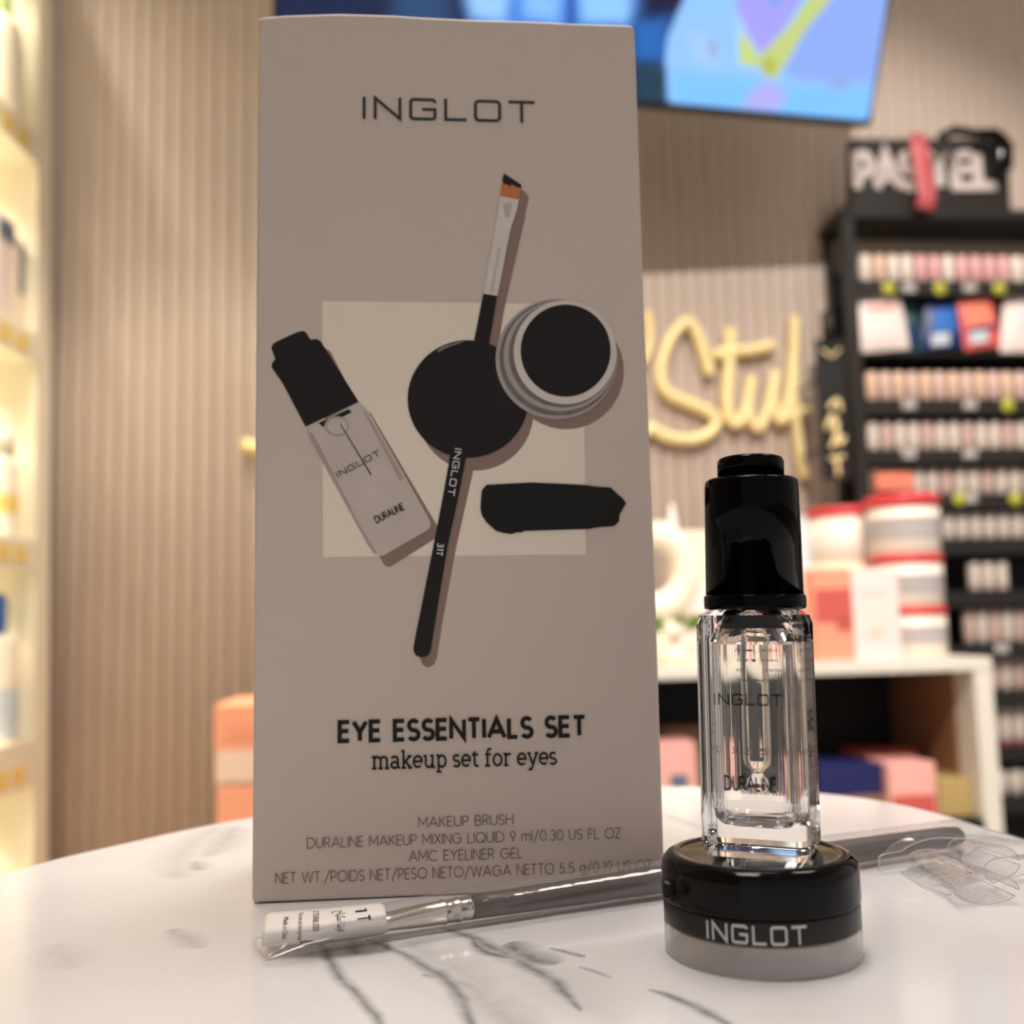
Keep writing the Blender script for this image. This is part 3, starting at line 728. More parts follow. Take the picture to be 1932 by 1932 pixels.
hd = [A2.lerp(A3, k / 6) for k in range(6)] + [A3, A3.lerp(A4, .5), A4, A4.lerp(A5, .5), A4.lerp(A5, .9), A5, A5 + (A5 - A4).normalized() * .0012, A5 + (A5 - A4).normalized() * .0019]
rads = [.00245, .0026, .0027, .0028, .0029, .0030, .0031, .0031, .0031, .0030, .0028, .0024, .0016, .0004]
MB().tube([loc(p) for p in hd], rads, 28, nrm=Vector((0, 0, 1))).build('handle', 'handle_grey', br)
dv = (A2 - A1)
fe = [A1.lerp(A2, k) for k in (-.35, 0, .35, .62, .64, .66, .68, .80, .82, .84, .86, .96, 1.0)]
fr = [(.0030, .0014), (.0027, .0018), .0023, .0024, .0026, .0026, .0024, .0024, .0026, .0026, .0024, .0025, .0025]
MB().tube([loc(p) for p in fe], fr, 28, nrm=Vector((0, 0, 1))).build('ferrule', 'silver', br)
bs = [A0, A0.lerp(A1, .4), A1.lerp(A2, -.34)]
MB().tube([loc(p) for p in bs], [(.0035, .0006), (.0034, .0010), (.0029, .0013)], 20, nrm=Vector((0, 0, 1))).build('bristles', 'bristle', br)
# sleeve: flattened tube round the brush
E_ = axpt(487, .0014)
F_ = A5 + (A5 - A4).normalized() * .022; F_.z = TZ + .0012
sp_ = [E_, E_.lerp(A0, .12), E_.lerp(A0, .6), A0, A0.lerp(A1, .5), A1, A1.lerp(A2, .5), A2, A2.lerp(A3, .5), A3, A4, A5, A5.lerp(F_, .4), F_]
sw = [(.0072, .0003), (.0074, .0010), (.0078, .0016), (.0080, .0020), (.0080, .0026), (.0072, .0032), (.0066, .0034), (.0060, .0036), (.0056, .0038), (.0054, .0040), (.0056, .0042), (.0062, .0040), (.0078, .0026), (.0100, .0004)]
sleeve = thing('plastic_sleeve', 'crinkled clear plastic sleeve around the grey makeup brush', 'plastic sleeve', loc=(A3.x, A3.y, TZ))
pts = []; rad2 = []
for i in range(len(sp_) - 1):
    for k in range(4):
        t = k / 4; p = sp_[i].lerp(sp_[i + 1], t); pts.append(p); rad2.append((sw[i][0] * (1 - t) + sw[i + 1][0] * t, sw[i][1] * (1 - t) + sw[i + 1][1] * t))
pts.append(sp_[-1]); rad2.append(sw[-1])
for i, p in enumerate(pts): p.z = TZ + max(rad2[i][1] + .0002, (p.z - TZ))
sb = MB().tube([loc(p) for p in pts], rad2, 28, nrm=Vector((0, 0, 1)), caps=False)
sb.build('film_tube', 'film', sleeve)

def sheet(rows, name, m='film_crinkled', sub=5):
    """rows of 3D control points -> smooth thin sheet"""
    R_ = [catmull([tuple(loc(p)) for p in r], sub) for r in rows]
    cols = list(zip(*R_)); C_ = [catmull([tuple(p) for p in c], sub) for c in cols]
    nu, nv = len(C_), len(C_[0]); vs = [C_[i][j] for i in range(nu) for j in range(nv)]
    for v in vs: v.z = max(v.z, .0003)
    fs = [(i * nv + j, (i + 1) * nv + j, (i + 1) * nv + j + 1, i * nv + j + 1) for i in range(nu - 1) for j in range(nv - 1)]
    o = MB().add(vs, fs, True).build(name, m, sleeve, fix=False)
    bd = [vs[i * nv] for i in range(nu)] + [vs[(nu - 1) * nv + j] for j in range(1, nv)] + [vs[i * nv + nv - 1] for i in range(nu - 2, -1, -1)] + [vs[j] for j in range(nv - 2, 0, -1)]
    MB().tube(bd + [bd[0]], .00013, 6, nrm=Vector((.3, .5, .8))).build('film_edge', 'film_edge', o)
    return o
Z = at_z
sheet([[Z(1658, 1640, .0004), Z(1694, 1635, .0004), Z(1735, 1634, .0004), Z(1783, 1622, .0004), Z(1826, 1610, .0004)],
       [Z(1659, 1628, .0025), Z(1690, 1615, .0040), Z(1740, 1606, .0050), Z(1790, 1600, .0040), Z(1850, 1597, .0020)],
       [Z(1662, 1614, .0045), Z(1688, 1590, .0070), Z(1730, 1572, .0085), Z(1793, 1572, .0075), Z(1890, 1582, .0040)],
       [Z(1700, 1606, .0046), Z(1725, 1592, .0060), Z(1760, 1582, .0068), Z(1815, 1582, .0062), Z(1925, 1588, .0030)]], 'film_flap')
def curl(p0, p1, ra, rb, a0, a1, name, g0=.8, n=26):
    d = (p1 - p0); rows = []
    side = Vector((d.y, -d.x, 0)).normalized()
    for t in (0, .33, .66, 1):
        c = p0 + d * t; g = g0 + (1 - g0) * t; c = c.copy(); c.z = TZ + rb * g + .0003
        rows.append([c + side * (ra * g * math.cos(math.radians(a0 + (a1 - a0) * k / n))) + Vector((0, 0, rb * g * math.sin(math.radians(a0 + (a1 - a0) * k / n)))) for k in range(n + 1)])
    sheet(rows, name, sub=2)
curl(Z(1752, 1640), Z(1862, 1708), .0072, .0032, -150, 185, 'film_curl', .7)
curl(Z(1815, 1615), Z(1872, 1662), .0066, .0042, -170, 175, 'film_curl', .5)
curl(Z(2000, 1660), Z(1925, 1690), .0080, .0040, -40, 200, 'film_curl', .8)
sheet([[Z(1700, 1645, .0004), Z(1745, 1672, .0006), Z(1790, 1690, .0005)],
       [Z(1722, 1636, .0010), Z(1765, 1655, .0026), Z(1812, 1676, .0050)],
       [Z(1760, 1626, .0010), Z(1800, 1640, .0030), Z(1850, 1660, .0040)]], 'film_fold')
# bright crease lines of the film
# label sticker on the sleeve: bilinear patch
LP = ((492, 1789), (735, 1760), (500, 1722), (724, 1702))
def lab(u, v, lift=0.0):
    x = (LP[0][0] * (1 - u) + LP[1][0] * u) * (1 - v) + (LP[2][0] * (1 - u) + LP[3][0] * u) * v
    y = (LP[0][1] * (1 - u) + LP[1][1] * u) * (1 - v) + (LP[2][1] * (1 - u) + LP[3][1] * u) * v
    y += 5 * math.sin(math.pi * u) * (1 - .6 * v)
    z = .0016 + (.0042 + .0020 * u) * math.sin(math.pi * .62 * v)
    p = at_z(x, y, z); d = (CAM - p).normalized()
    return loc(p + d * lift)
nu, nv = 24, 12; vs = []; fs = []
for i in range(nu + 1):
    for j in range(nv + 1):
        u, v = i / nu, j / nv
        # rounded corners
        ru, rv = .06, .16; cu = min(max(u, ru), 1 - ru); cv_ = min(max(v, rv), 1 - rv)
        du, dv_ = (u - cu) / ru, (v - cv_) / rv; m_ = max(abs(du), abs(dv_)); L_ = math.hypot(du, dv_)
        if L_ > 1e-6: du, dv_ = du * m_ / L_, dv_ * m_ / L_
        vs.append(lab(cu + du * ru, cv_ + dv_ * rv))
for i in range(nu):
    for j in range(nv): a = i * (nv + 1) + j; fs.append((a, a + nv + 1, a + nv + 2, a + 1))
st_o = MB().add(vs, fs, True).build('sticker', 'sticker', sleeve, fix=False, solid=.0001); st_o['label'] = 'white printed sticker'
def lprint(text, u_base, h, v0, v1, bold=0):
    """text read downwards: starts at v0 (top), ends at v1, letters' tops towards +u"""
    tv, tf = font_mesh(text)
    o = MB().add([lab(u_base + b * h, v0 + (v1 - v0) * a, .0004) for a, b in tv], tf).build('sticker_lettering', 'ink_black', sleeve, fix=False)
lprint('31 T', .775, .060, 1.06, .52) if False else None
def lstroke(text, u_base, h, v0, v1, wt):
    st, wd = layout(text, GLY, .5)
    lettering('sticker_lettering', st, wd, wt, lambda x, y, k=0: lab(u_base + y * h, v0 + (v1 - v0) * x / wd, .0004), 'ink_black', sleeve)
lstroke('1', .755, .090, .88, .80, .15)
lstroke('T', .765, .100, .66, .50, .17)
lprint('\uFE9D\uFE8E\uFBFF\uFEDC\uFEE3 \uFE93\uFE8E\uFEB7\uFEAE\uFED3', .60, .075, .90, .28)
lprint('STERILIZED', .405, .050, .96, .36)
lprint('Do not use before purchase', .285, .042, .93, .14)
lprint('Made in China', .160, .046, .84, .22)

# ------------------------------------------------------------------ television
dv0 = ray(1640, 228); TVO = CAM + dv0 * (1.66 / dv0.y)
TV = Frame(TVO, math.radians(12.27), math.radians(22.5))
tvw = .98; tvh = .56
tv = thing('television', 'wall-mounted television tilted down showing blue picture', 'television', frame=TV)
MB().box(-tvw, .006, .0, .045, -.008, tvh).build('housing', 'black_metal', tv, bevel=.004)
def poly_d(pt, pg):
    """signed distance (px) of pt to a polygon, negative inside"""
    x, y = pt; ins = False; best = 1e9; n = len(pg)
    for i in range(n):
        x0_, y0_ = pg[i]; x1_, y1_ = pg[(i + 1) % n]
        dx, dy = x1_ - x0_, y1_ - y0_; t = max(0, min(1, ((x - x0_) * dx + (y - y0_) * dy) / (dx * dx + dy * dy + 1e-9)))
        best = min(best, math.hypot(x - x0_ - dx * t, y - y0_ - dy * t))
        if (y0_ > y) != (y1_ > y) and x < (x1_ - x0_) * (y - y0_) / (y1_ - y0_) + x0_: ins = not ins
    return -best if ins else best
def c5(pts): return [(1180 + a / 2.569, b / 2.569) for a, b in pts]
PIC = [  # polygon, colour, edge softness in px
 ([(740, -400), (850, -400), (850, 60), (740, 60)], (40, 70, 110), 30),
 ([(860, -60), (1190, -120), (1205, 10), (1180, 50), (1060, 60), (900, 60)], (70, 130, 215), 25),
 ([(880, -20), (960, -10), (950, 40), (890, 30)], (150, 200, 250), 18), ([(985, -20), (1060, -10), (1050, 42), (990, 30)], (130, 185, 250), 18),
 ([(1090, -30), (1190, -10), (1188, 44), (1100, 40)], (140, 195, 250), 16), ([(1070, -40), (1082, -40), (1085, 60), (1072, 60)], (20, 60, 150), 8),
 ([(1190, 40), (1262, 30), (1260, 120), (1195, 115)], (34, 100, 180), 22), ([(1195, 120), (1262, 120), (1262, 200), (1200, 195)], (26, 60, 80), 16),
 ([(1205, -60), (1300, -60), (1280, 10), (1230, 30)], (16, 20, 52), 20),
 (c5([(300, -40), (250, 70), (208, 170), (192, 280), (202, 400), (202, 480), (225, 500), (550, 530), (820, 560), (1130, 594), (1165, 582), (1190, 520), (1230, 250), (1270, 0), (1300, -400), (420, -400)]), (142, 192, 252), 3),
 (c5([(230, 340), (400, 360), (800, 420), (1150, 440), (1190, 400), (1170, 585), (820, 560), (230, 500)]), (122, 190, 252), 16),
 (c5([(860, 120), (1000, -40), (1100, -400), (1400, -400), (1268, 0), (1225, 300), (1180, 400), (1000, 400), (820, 380), (760, 330)]), (138, 166, 242), 14),
 (c5([(300, 150), (420, 180), (480, 250), (440, 330), (330, 300)]), (160, 196, 240), 14), (c5([(405, 190), (440, 200), (440, 270), (410, 270)]), (150, 160, 200), 8),
 (c5([(540, 0), (600, 100), (650, 200), (660, 300), (600, 330), (540, 300)]), (160, 205, 250), 12),
 (c5([(530, -400), (880, -400), (850, 0), (780, 120), (660, 280), (600, 180), (535, 40)]), (164, 148, 238), 5),
 (c5([(680, -80), (760, -80), (745, 20), (705, 40)]), (120, 160, 245), 8),
 (c5([(1060, -100), (960, 40), (870, 150), (790, 290), (725, 385), (680, 370), (640, 300), (670, 250), (790, 130), (880, 0), (940, -100)]), (190, 204, 120), 7),
 (c5([(548, 150), (600, 200), (650, 280), (640, 320), (600, 318), (555, 310)]), (196, 210, 110), 8),
 (c5([(650, 300), (700, 270), (740, 320), (710, 370), (680, 366)]), (178, 182, 70), 6),
 (c5([(690, 400), (760, 430), (780, 480), (740, 530), (640, 530), (570, 520), (610, 440)]), (176, 170, 240), 12),
 (c5([(990, 400), (1070, 370), (1080, 420), (1000, 430)]), (140, 160, 205), 14)]
def pic_col(x, y):
    c = list(srgb(18, 30, 66))
    for pg, col, so in PIC:
        dd = poly_d((x, y), pg)
        if dd < so:
            k = min(1, max(0, .5 - dd / (2 * so))); k = k * k * (3 - 2 * k); cc = srgb(*col)
            if col == (164, 148, 238): k *= .86 + .14 * math.sin(math.hypot(x - 1440, y - 50) * .9)
            c = [a_ * (1 - k) + b_ * k for a_, b_ in zip(c, cc)]
    return c
def proj_px(p):
    d = p - CAM; zz = d.dot(FWD); return 966 + FPX * d.dot(RT) / zz, 966 - FPX * d.dot(UP) / zz
nx_, nz_ = 190, 70; vs = []; cols = []; zhi = .24
for j in range(nz_ + 1):
    for i in range(nx_ + 1):
        x = -tvw + .008 + (tvw - .008) * i / nx_; z = zhi * j / nz_
        vs.append((x, -.0015, z)); cols.append(pic_col(*proj_px(TV.m @ Vector((x, -.0015, z)))))
n_ = len(vs)
fs = [(j * (nx_ + 1) + i, j * (nx_ + 1) + i + 1, (j + 1) * (nx_ + 1) + i + 1, (j + 1) * (nx_ + 1) + i) for j in range(nz_) for i in range(nx_)]
# the part of the picture above the frame goes on as the top row does
vs += [(-tvw + .008 + (tvw - .008) * i / nx_, -.0015, tvh - .01) for i in range(nx_ + 1)]; cols += cols[n_ - nx_ - 1:n_]
fs += [(n_ - nx_ - 1 + i, n_ - nx_ + i, n_ + i + 1, n_ + i) for i in range(nx_)]
scr = MB().add(vs, fs, True)
ms = mat('screen_picture', (0, 0, 0), .25)
at_ = ms.node_tree.nodes.new('ShaderNodeAttribute'); at_.attribute_name = 'picture'
ms.node_tree.links.new(at_.outputs['Color'], ms.node_tree.nodes['Principled BSDF'].inputs['Emission Color'])
ms.node_tree.nodes['Principled BSDF'].inputs['Emission Strength'].default_value = 1.0
so_ = scr.build('screen', 'screen_picture', tv, fix=False)
ca = so_.data.color_attributes.new('picture', 'FLOAT_COLOR', 'POINT')
for i, c in enumerate(cols): ca.data[i].color = (*c, 1)
# wall arm behind the television
MB().box(-.55, -.40, .045, .13, .22, .36).build('wall_mount', 'black_metal', tv)

# ------------------------------------------------------------------ gold sign
sg = thing('gold_sign', 'gold script wall sign ending in Stuff on the slatted wall', 'sign', frame=W)
def c6(pts): return [(1180 + a / 4.025, 440 + b / 4.025) for a, b in pts]
def gold(name, strokes, wpx=25):
    mb = MB()
    for s_ in strokes:
        q = [wx(x, y, -.02) for x, y in s_]
        path = catmull([(p.x, -.018, p.z) for p in q], 6)
        r = wpx / 2 / FPX * 1.9
        mb.tube([tuple(p) for p in path], [(r, .014)] * len(path), 12)
    mb.build(name, 'gold', sg)
gold('letter', [c6([(645, 1075), (610, 960), (560, 800), (495, 680), (420, 705), (330, 830), (272, 1000), (275, 1140), (345, 1230), (480, 1290), (620, 1350), (690, 1420), (660, 1500), (560, 1560), (420, 1570), (280, 1535), (180, 1490)]) + [(1150, 860), (900, 905), (650, 890), (458, 838)]])
gold('letter', [c6([(800, 730), (790, 1000), (772, 1250), (790, 1400), (850, 1470)]), c6([(660, 930), (800, 900), (960, 890), (1125, 850)])])
gold('letter', [c6([(850, 1470), (910, 1350), (960, 1100), (935, 1300), (960, 1440), (1025, 1480), (1090, 1300), (1140, 1060), (1120, 1250)])], 21)
gold('letter', [c6([(1120, 1250), (1150, 1400), (1200, 1420), (1250, 1200), (1280, 900), (1285, 640)])], 22)
gold('letter', [c6([(1215, 1410), (1310, 1370), (1400, 1345)]), c6([(1280, 1000), (1285, 1300), (1310, 1550), (1345, 1780), (1370, 1860)])], 19)
gold('letter', [[(1221, 590), (1226, 640), (1214, 680), (1190, 700)], ], 20)

# ------------------------------------------------------------------ furniture against the back wall
def span(x0, y0, x1, y1, d):
    a = W.px(x0, y1, d); b = W.px(x1, y0, d)
    return a.x, b.x, a.z, b.z
FY = -.42    # front of the cabinet
x0, _, _, zt = span(1205, 1262, 1845, 1262, FY)
x0 = W.px(1100, 1262, FY).x; x1 = W.px(1872, 1262, FY).x; zt = W.px(1500, 1250, FY).z
xi = W.px(1838, 1262, FY).x
cb = thing('low_cabinet', 'low white open cabinet below the gold wall sign, dark inside', 'cabinet', frame=W)
CBK = -.135
MB().box(x0, x1, FY, CBK, zt - .019, zt).build('top_panel', 'white_panel', cb, bevel=.001)
MB().box(xi, x1, FY + .001, CBK, -TZ, zt - .019).build('side_panel', 'white_panel', cb, bevel=.001)
MB().box(x0, x0 + .02, FY + .001, CBK, -TZ, zt - .019).build('side_panel', 'white_panel', cb, bevel=.001)
zb = W.px(1500, 1562, FY).z
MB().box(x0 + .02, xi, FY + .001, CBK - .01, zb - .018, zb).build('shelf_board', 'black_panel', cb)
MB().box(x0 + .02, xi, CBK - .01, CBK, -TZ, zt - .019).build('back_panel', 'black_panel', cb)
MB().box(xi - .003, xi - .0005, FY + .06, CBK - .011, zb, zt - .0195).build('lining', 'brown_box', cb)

def carton(name, label, cat, rect, d, depth, m, zbase=None, group=None, rz=0.0):
    """a box whose front face covers the pixel rectangle at depth d on the wall frame"""
    a, b, z0, z1 = span(rect[0], rect[1], rect[2], rect[3], d)
    if zbase is not None: z1 = max(z1, zbase + .01); z0 = zbase
    t = thing(name, label, cat, frame=W, loc=((a + b) / 2, d + depth / 2, z0), group=group)
    hw = (b - a) / 2
    MB().box(-hw, hw, -depth / 2, depth / 2, 0, z1 - z0).build('body', m, t, bevel=min(hw, .02) * .08)
    return t, hw, z1 - z0, depth
def panel(t, hw, h, dp, x0, x1, z0, z1, m, name='printed_panel'):
    return MB().box(hw * x0, hw * x1, -dp / 2 - .0008, -dp / 2 + .0002, h * z0, h * z1).build(name, m, t)
def tub(name, label, cat, rect, d, m, lid, zbase, sides=40, band=None, lidh=.16):
    a, b, z0, z1 = span(rect[0], rect[1], rect[2], rect[3], d)
    if zbase is not None: z0 = zbase
    r = (b - a) / 2; h = z1 - z0
    t = thing(name, label, cat, frame=W, loc=((a + b) / 2, d + r, z0))
    MB().lathe([(r * .90, 0), (r * .94, h * .02), (r * .97, h * (1 - lidh))], sides).build('body', m, t)
    MB().lathe([(r * 1.0, h * (1 - lidh)), (r * 1.0, h * .97), (r * .96, h)], sides).build('lid', lid, t)
    if band:
        MB().lathe([(r * .965, h * .25), (r * .975, h * .62)], sides, caps=False).build('label_band', band, t)
    return t, z1, r
# things on the cabinet, right half
d1 = FY + .06
t, zt1, _ = tub('tub', 'white tub with red lid, bottom of the right stack on the cabinet', 'tub', (1693, 1143, 1812, 1250), d1, 'tub_white', 'tub_red', zt, band='tub_grey')
t, zt2, _ = tub('tub', 'white tub with red lid, middle of the right stack on the cabinet', 'tub', (1680, 1043, 1806, 1143), d1, 'tub_white', 'tub_red', zt1, band='tub_grey')
t, zt3, _ = tub('tub', 'white tub with bright red lid, topmost of the right stack on the cabinet', 'tub', (1672, 928, 1800, 1040), d1, 'tub_white', 'tub_red', zt2, band='tub_grey', lidh=.2)
d2 = FY + .165
t, z_, _ = tub('tub', 'wide cream tub under the red-lidded tub, left stack on the cabinet', 'tub', (1562, 1060, 1690, 1250), d2, 'tub_white', 'cream', zt)
t, z_, _ = tub('tub', 'wide cream tub with thin red lid, topmost of the left stack', 'tub', (1554, 952, 1692, 1060), d2, 'tub_white', 'tub_red', z_, lidh=.16)
d0 = FY + .012
t, hw, h, dp = carton('box', 'coral box with dark red middle at left of the pale pink box', 'box', (1541, 1072, 1606, 1252), d0, .035, 'coral', zt)
panel(t, hw, h, dp, -.92, .92, .42, .78, 'coral_dark')
panel(t, hw, h, dp, .1, .92, .32, .44, 'coral_dark')
t, hw, h, dp = carton('box', 'pale pinkish white box standing in front of the tubs', 'box', (1608, 1072, 1692, 1252), d0, .03, 'pink_pale', zt)
for k in range(7):
    panel(t, hw, h, dp, -.62 + k * .18, -.56 + k * .18, .70, .745, 'tub_grey', 'printed_mark')
panel(t, hw, h, dp, -.3, .3, .26, .34, 'salmon_pale')
t, hw, h, dp = carton('box', 'pale blue box behind the dropper bottle cap', 'box', (1484, 972, 1540, 1256), FY + .23, .045, 'pale_blue', zt)
t, hw, h, dp = carton('box', 'low white box between bottle cap and coral box', 'box', (1470, 1072, 1540, 1256), FY + .10, .06, 'pink_pale', zt)
# things on the cabinet, left part beside the carton
t, hw, h, dp = carton('box', 'cream and peach box behind the white ring vase', 'box', (1290, 1000, 1365, 1256), FY + .21, .05, 'cream', zt)
t, hw, h, dp = carton('box', 'small pink box in front of the cream box beside the vase', 'box', (1290, 1100, 1362, 1256), FY + .188, .018, 'pink_pale', zt)
# ring vase
a, b, z0, z1 = span(1185, 978, 1300, 1175, FY + .06); vr = (z1 - z0) / 2
vs_ = thing('ring_vase', 'white ceramic ring vase at the right edge of the carton', 'vase', frame=W, loc=((a + b) / 2, FY + .098, zt))
zc = (z0 + z1) / 2 - zt
ring = [(vr * .66 * math.sin(math.radians(k)), 0, zc + vr * .72 * math.cos(math.radians(k))) for k in range(0, 361, 12)]
MB().tube(ring, vr * .30, 14, caps=False).build('body', 'ceramic', vs_)
MB().lathe([(.030, 0), (.032, .004), (.020, .012), (.018, zc - vr * .9)], 24).build('foot', 'ceramic', vs_)
pc = span(1262, 945, 1300, 1100, FY + .12)
t = thing('cone_ornament', 'pale pink cone ornament behind the white ring vase', 'ornament', frame=W, loc=((pc[0] + pc[1]) / 2, FY + .156, zt))
MB().lathe([(.026, 0), (.024, .03), (.012, (pc[3] - zt) * .75), (.003, pc[3] - zt)], 24).build('cone', 'pink_pale', t)
MB().lathe([(.028, 0), (.028, .008), (.026, .010)], 24).build('base', 'ceramic', t)
# posy: leaves and two white blooms
pf = span(1240, 1145, 1310, 1256, FY + .02)
ps = thing('flower_posy', 'small posy of white blooms with green leaves beside the carton', 'flowers', frame=W, loc=((pf[0] + pf[1]) / 2, FY + .036, zt))
MB().lathe([(.018, 0), (.022, .01), (.022, .022), (.017, .026)], 20).build('pot', 'ceramic', ps)
random.seed(3)
for (bx_, bz_, r_) in ((.0, .046, .020), (-.018, .030, .016), (.016, .028, .016)):
    mbb = MB()
    for ring_ in range(4):
        for k in range(5 + ring_ * 2):
            a = 2 * math.pi * k / (5 + ring_ * 2) + ring_; el = 1.35 - ring_ * .42
            c = Vector((math.cos(a) * math.cos(el), math.sin(a) * math.cos(el), math.sin(el))) * r_ * .55
            mbb.lathe([(r_ * .12, -r_ * .3), (r_ * .42, 0), (r_ * .36, r_ * .25), (r_ * .05, r_ * .4)], 8, c=(bx_ + c.x, c.y, bz_ + c.z))
    mbb.build('bloom', 'ceramic', ps)
for k, (lx, lz, ang, ll) in enumerate(((-.012, .060, 150, .034), (.0, .066, 100, .024), (.014, .062, 30, .036), (.01, .056, 8, .034), (-.016, .052, 175, .034), (0.0, .062, 60, .030))):
    ca, sa = math.cos(math.radians(ang)), math.sin(math.radians(ang)) * .35
    pts_ = [(lx, -.02, lz), (lx + ca * ll * .5 - sa * .5 * ll * .6, -.021, lz + sa * ll * .5 + .010), (lx + ca * ll, -.02, lz + sa * ll), (lx + ca * ll * .5, -.014, lz + sa * ll * .5 - .008)]
    MB().add(pts_, [(0, 1, 2, 3)]).build('leaf', 'leaf', ps, fix=False, solid=.0015)
# things inside the cabinet
di = FY + .03
t, hw, h, dp = carton('box', 'peach pink box with slate label low behind the carton edge', 'box', (1225, 1398, 1312, 1500), di, .06, 'pink', zb)
panel(t, hw, h, dp, -.1, .62, .30, .62, 'slate')
t, hw, h, dp = carton('box', 'flat peach box behind the pink box with slate label', 'box', (1255, 1370, 1345, 1500), di + .10, .05, 'brown_box', zb)
t, hw, h, dp = carton('box', 'navy box right of the dropper bottle inside the cabinet', 'box', (1545, 1440, 1605, 1500), di, .09, 'navy', zb)
panel(t, hw, h, dp, -1, 1, 0, .42, 'brown_box')
t, hw, h, dp = carton('box', 'navy box next to the pink box inside the cabinet', 'box', (1607, 1440, 1676, 1503), di, .09, 'navy', zb)
panel(t, hw, h, dp, -1, 1, 0, .45, 'brown_box')
t, hw, h, dp = carton('box', 'bright pink box on the cabinet shelf between navy and gold', 'box', (1680, 1438, 1764, 1515), di - .02, .08, 'pink', zb)
panel(t, hw, h, dp, -.9, .9, .05, .45, 'coral_dark')
t, hw, h, dp = carton('box', 'gold box at the right inside the cabinet', 'box', (1772, 1468, 1832, 1515), di, .08, 'gold_box', zb)
t, hw, h, dp = carton('box', 'dark brown box behind the gold box inside the cabinet', 'box', (1765, 1440, 1828, 1500), di + .10, .06, 'brown_box', zb)
t, hw, h, dp = carton('box', 'long dusky rose box lying behind the navy boxes', 'box', (1618, 1414, 1730, 1500), di + .12, .06, 'coral_dark', zb)
# salmon stack at left of the carton
bz = W.px(440, 1560, -.34).z
t, hw, h, dp = carton('box', 'salmon box, lowest of the stack behind the carton at left', 'box', (408, 1478, 560, 1800), -.34, .2, 'salmon', -TZ)
z_ = W.px(440, 1478, -.34).z
t, hw, h, dp = carton('box', 'pale peach box in the middle of the salmon stack', 'box', (406, 1412, 560, 1478), -.34, .2, 'salmon_pale', z_)
z_ += h
t, hw, h, dp = carton('box', 'salmon box, topmost of the stack behind the carton at left', 'box', (404, 1326, 560, 1410), -.34, .2, 'salmon', z_)
panel(t, hw, h, dp, -.75, .9, .25, .6, 'coral')

# ------------------------------------------------------------------ black banner left of the rack
RDB = -.13
bn_ = span(1546, 640, 1598, 905, RDB)
t = thing('hanging_banner', 'narrow black banner with gold lettering between sign and rack', 'banner', frame=W, loc=((bn_[0] + bn_[1]) / 2, RDB, bn_[2]))
hw = (bn_[1] - bn_[0]) / 2; h = bn_[3] - bn_[2]
MB().box(-hw * .8, hw * .8, 0, .004, 0, h).build('cloth', 'black_panel', t)
MB().tube([(0, .002, h), (0, .002, h + .05)], .012, 12).build('knob', 'black_metal', t)
MB().tube([(-hw * .5, -.004, h - .02), (0, -.006, h - .035), (hw * .5, -.004, h - .02)], .0025, 8).build('chain', 'gold', t)
mb = MB()
for s_ in ([(-.5, .35), (-.1, .45), (.0, .3), (-.3, .22)], [(.1, .42), (.15, .25), (.5, .3)], [(-.4, .14), (.4, .16)], [(0, .16), (.02, .02)], [(-.3, .5), (.2, .56), (.35, .48)]):
    mb.tube([tuple(p) for p in catmull([(a * hw, -.003, b * h) for a, b in s_], 5)], .004, 8)
mb.build('gold_flourish', 'gold', t)
for k in range(2):
    MB().box(-hw * .8, -hw * .72, .004, .10, h * (.2 + .5 * k), h * (.2 + .5 * k) + .006).build('bracket', 'black_metal', t)

# ------------------------------------------------------------------ black display rack
RD = -.12      # front plane of the rack
rk = thing('display_rack', 'tall black cosmetics rack with lettered header at the right', 'display rack', frame=W)
rx0 = W.px(1606, 700, RD).x; rx1 = rx0 + .62
ztop = W.px(1750, 412, RD).z
MB().box(rx0, rx0 + .022, RD, RD + .018, -TZ, ztop).build('side_post', 'black_metal', rk)
MB().box(rx0 + .01, rx0 + .024, -.02, -.006, -TZ, ztop).build('side_post', 'black_metal', rk)
MB().box(rx1, rx1 + .024, RD, -.006, -TZ, ztop).build('side_post', 'black_metal', rk)
MB().box(rx0 + .024, rx1, -.016, -.006, -TZ, W.px(1700, 480, RD).z).build('back_panel', 'black_panel', rk)
MB().box(rx0, rx1 + .024, RD - .004, -.006, ztop, ztop + .018).build('top_board', 'black_metal', rk)
hq = [W.px(x, y, RD) for x, y in ((1606, 412), (1908, 412), (1900, 250), (1840, 262), (1606, 262))]
hq = [(p.x, p.z) for p in hq]
MB().prism([(hq[0][0], ztop + .018), (hq[1][0], ztop + .018)] + hq[2:], RD, RD + .02).build('header', 'black_metal', rk)
HF = Frame(W.m @ Vector((0, RD, 0)), WA)
def rput(text, p0, p1, hpx, wt):
    st, wd = layout(text, GLY, .12)
    fm = line_map(HF, p0, p1, wd, hpx, .003)
    mb = MB()
    for s_ in st:
        vs, fs = ribbon(s_, wt / 2); n = len(vs); P = [Vector(fm(v.x, v.y)) for v in vs]
        mb.add([p + Vector((0, RD, 0)) for p in P], fs)
    mb.build('header_lettering', 'sign_letter', rk, fix=False, solid=.004)
rput('PAS', (1618, 357), (1733, 354), 62, .30)
rput('TEL', (1752, 354), (1878, 352), 60, .27)
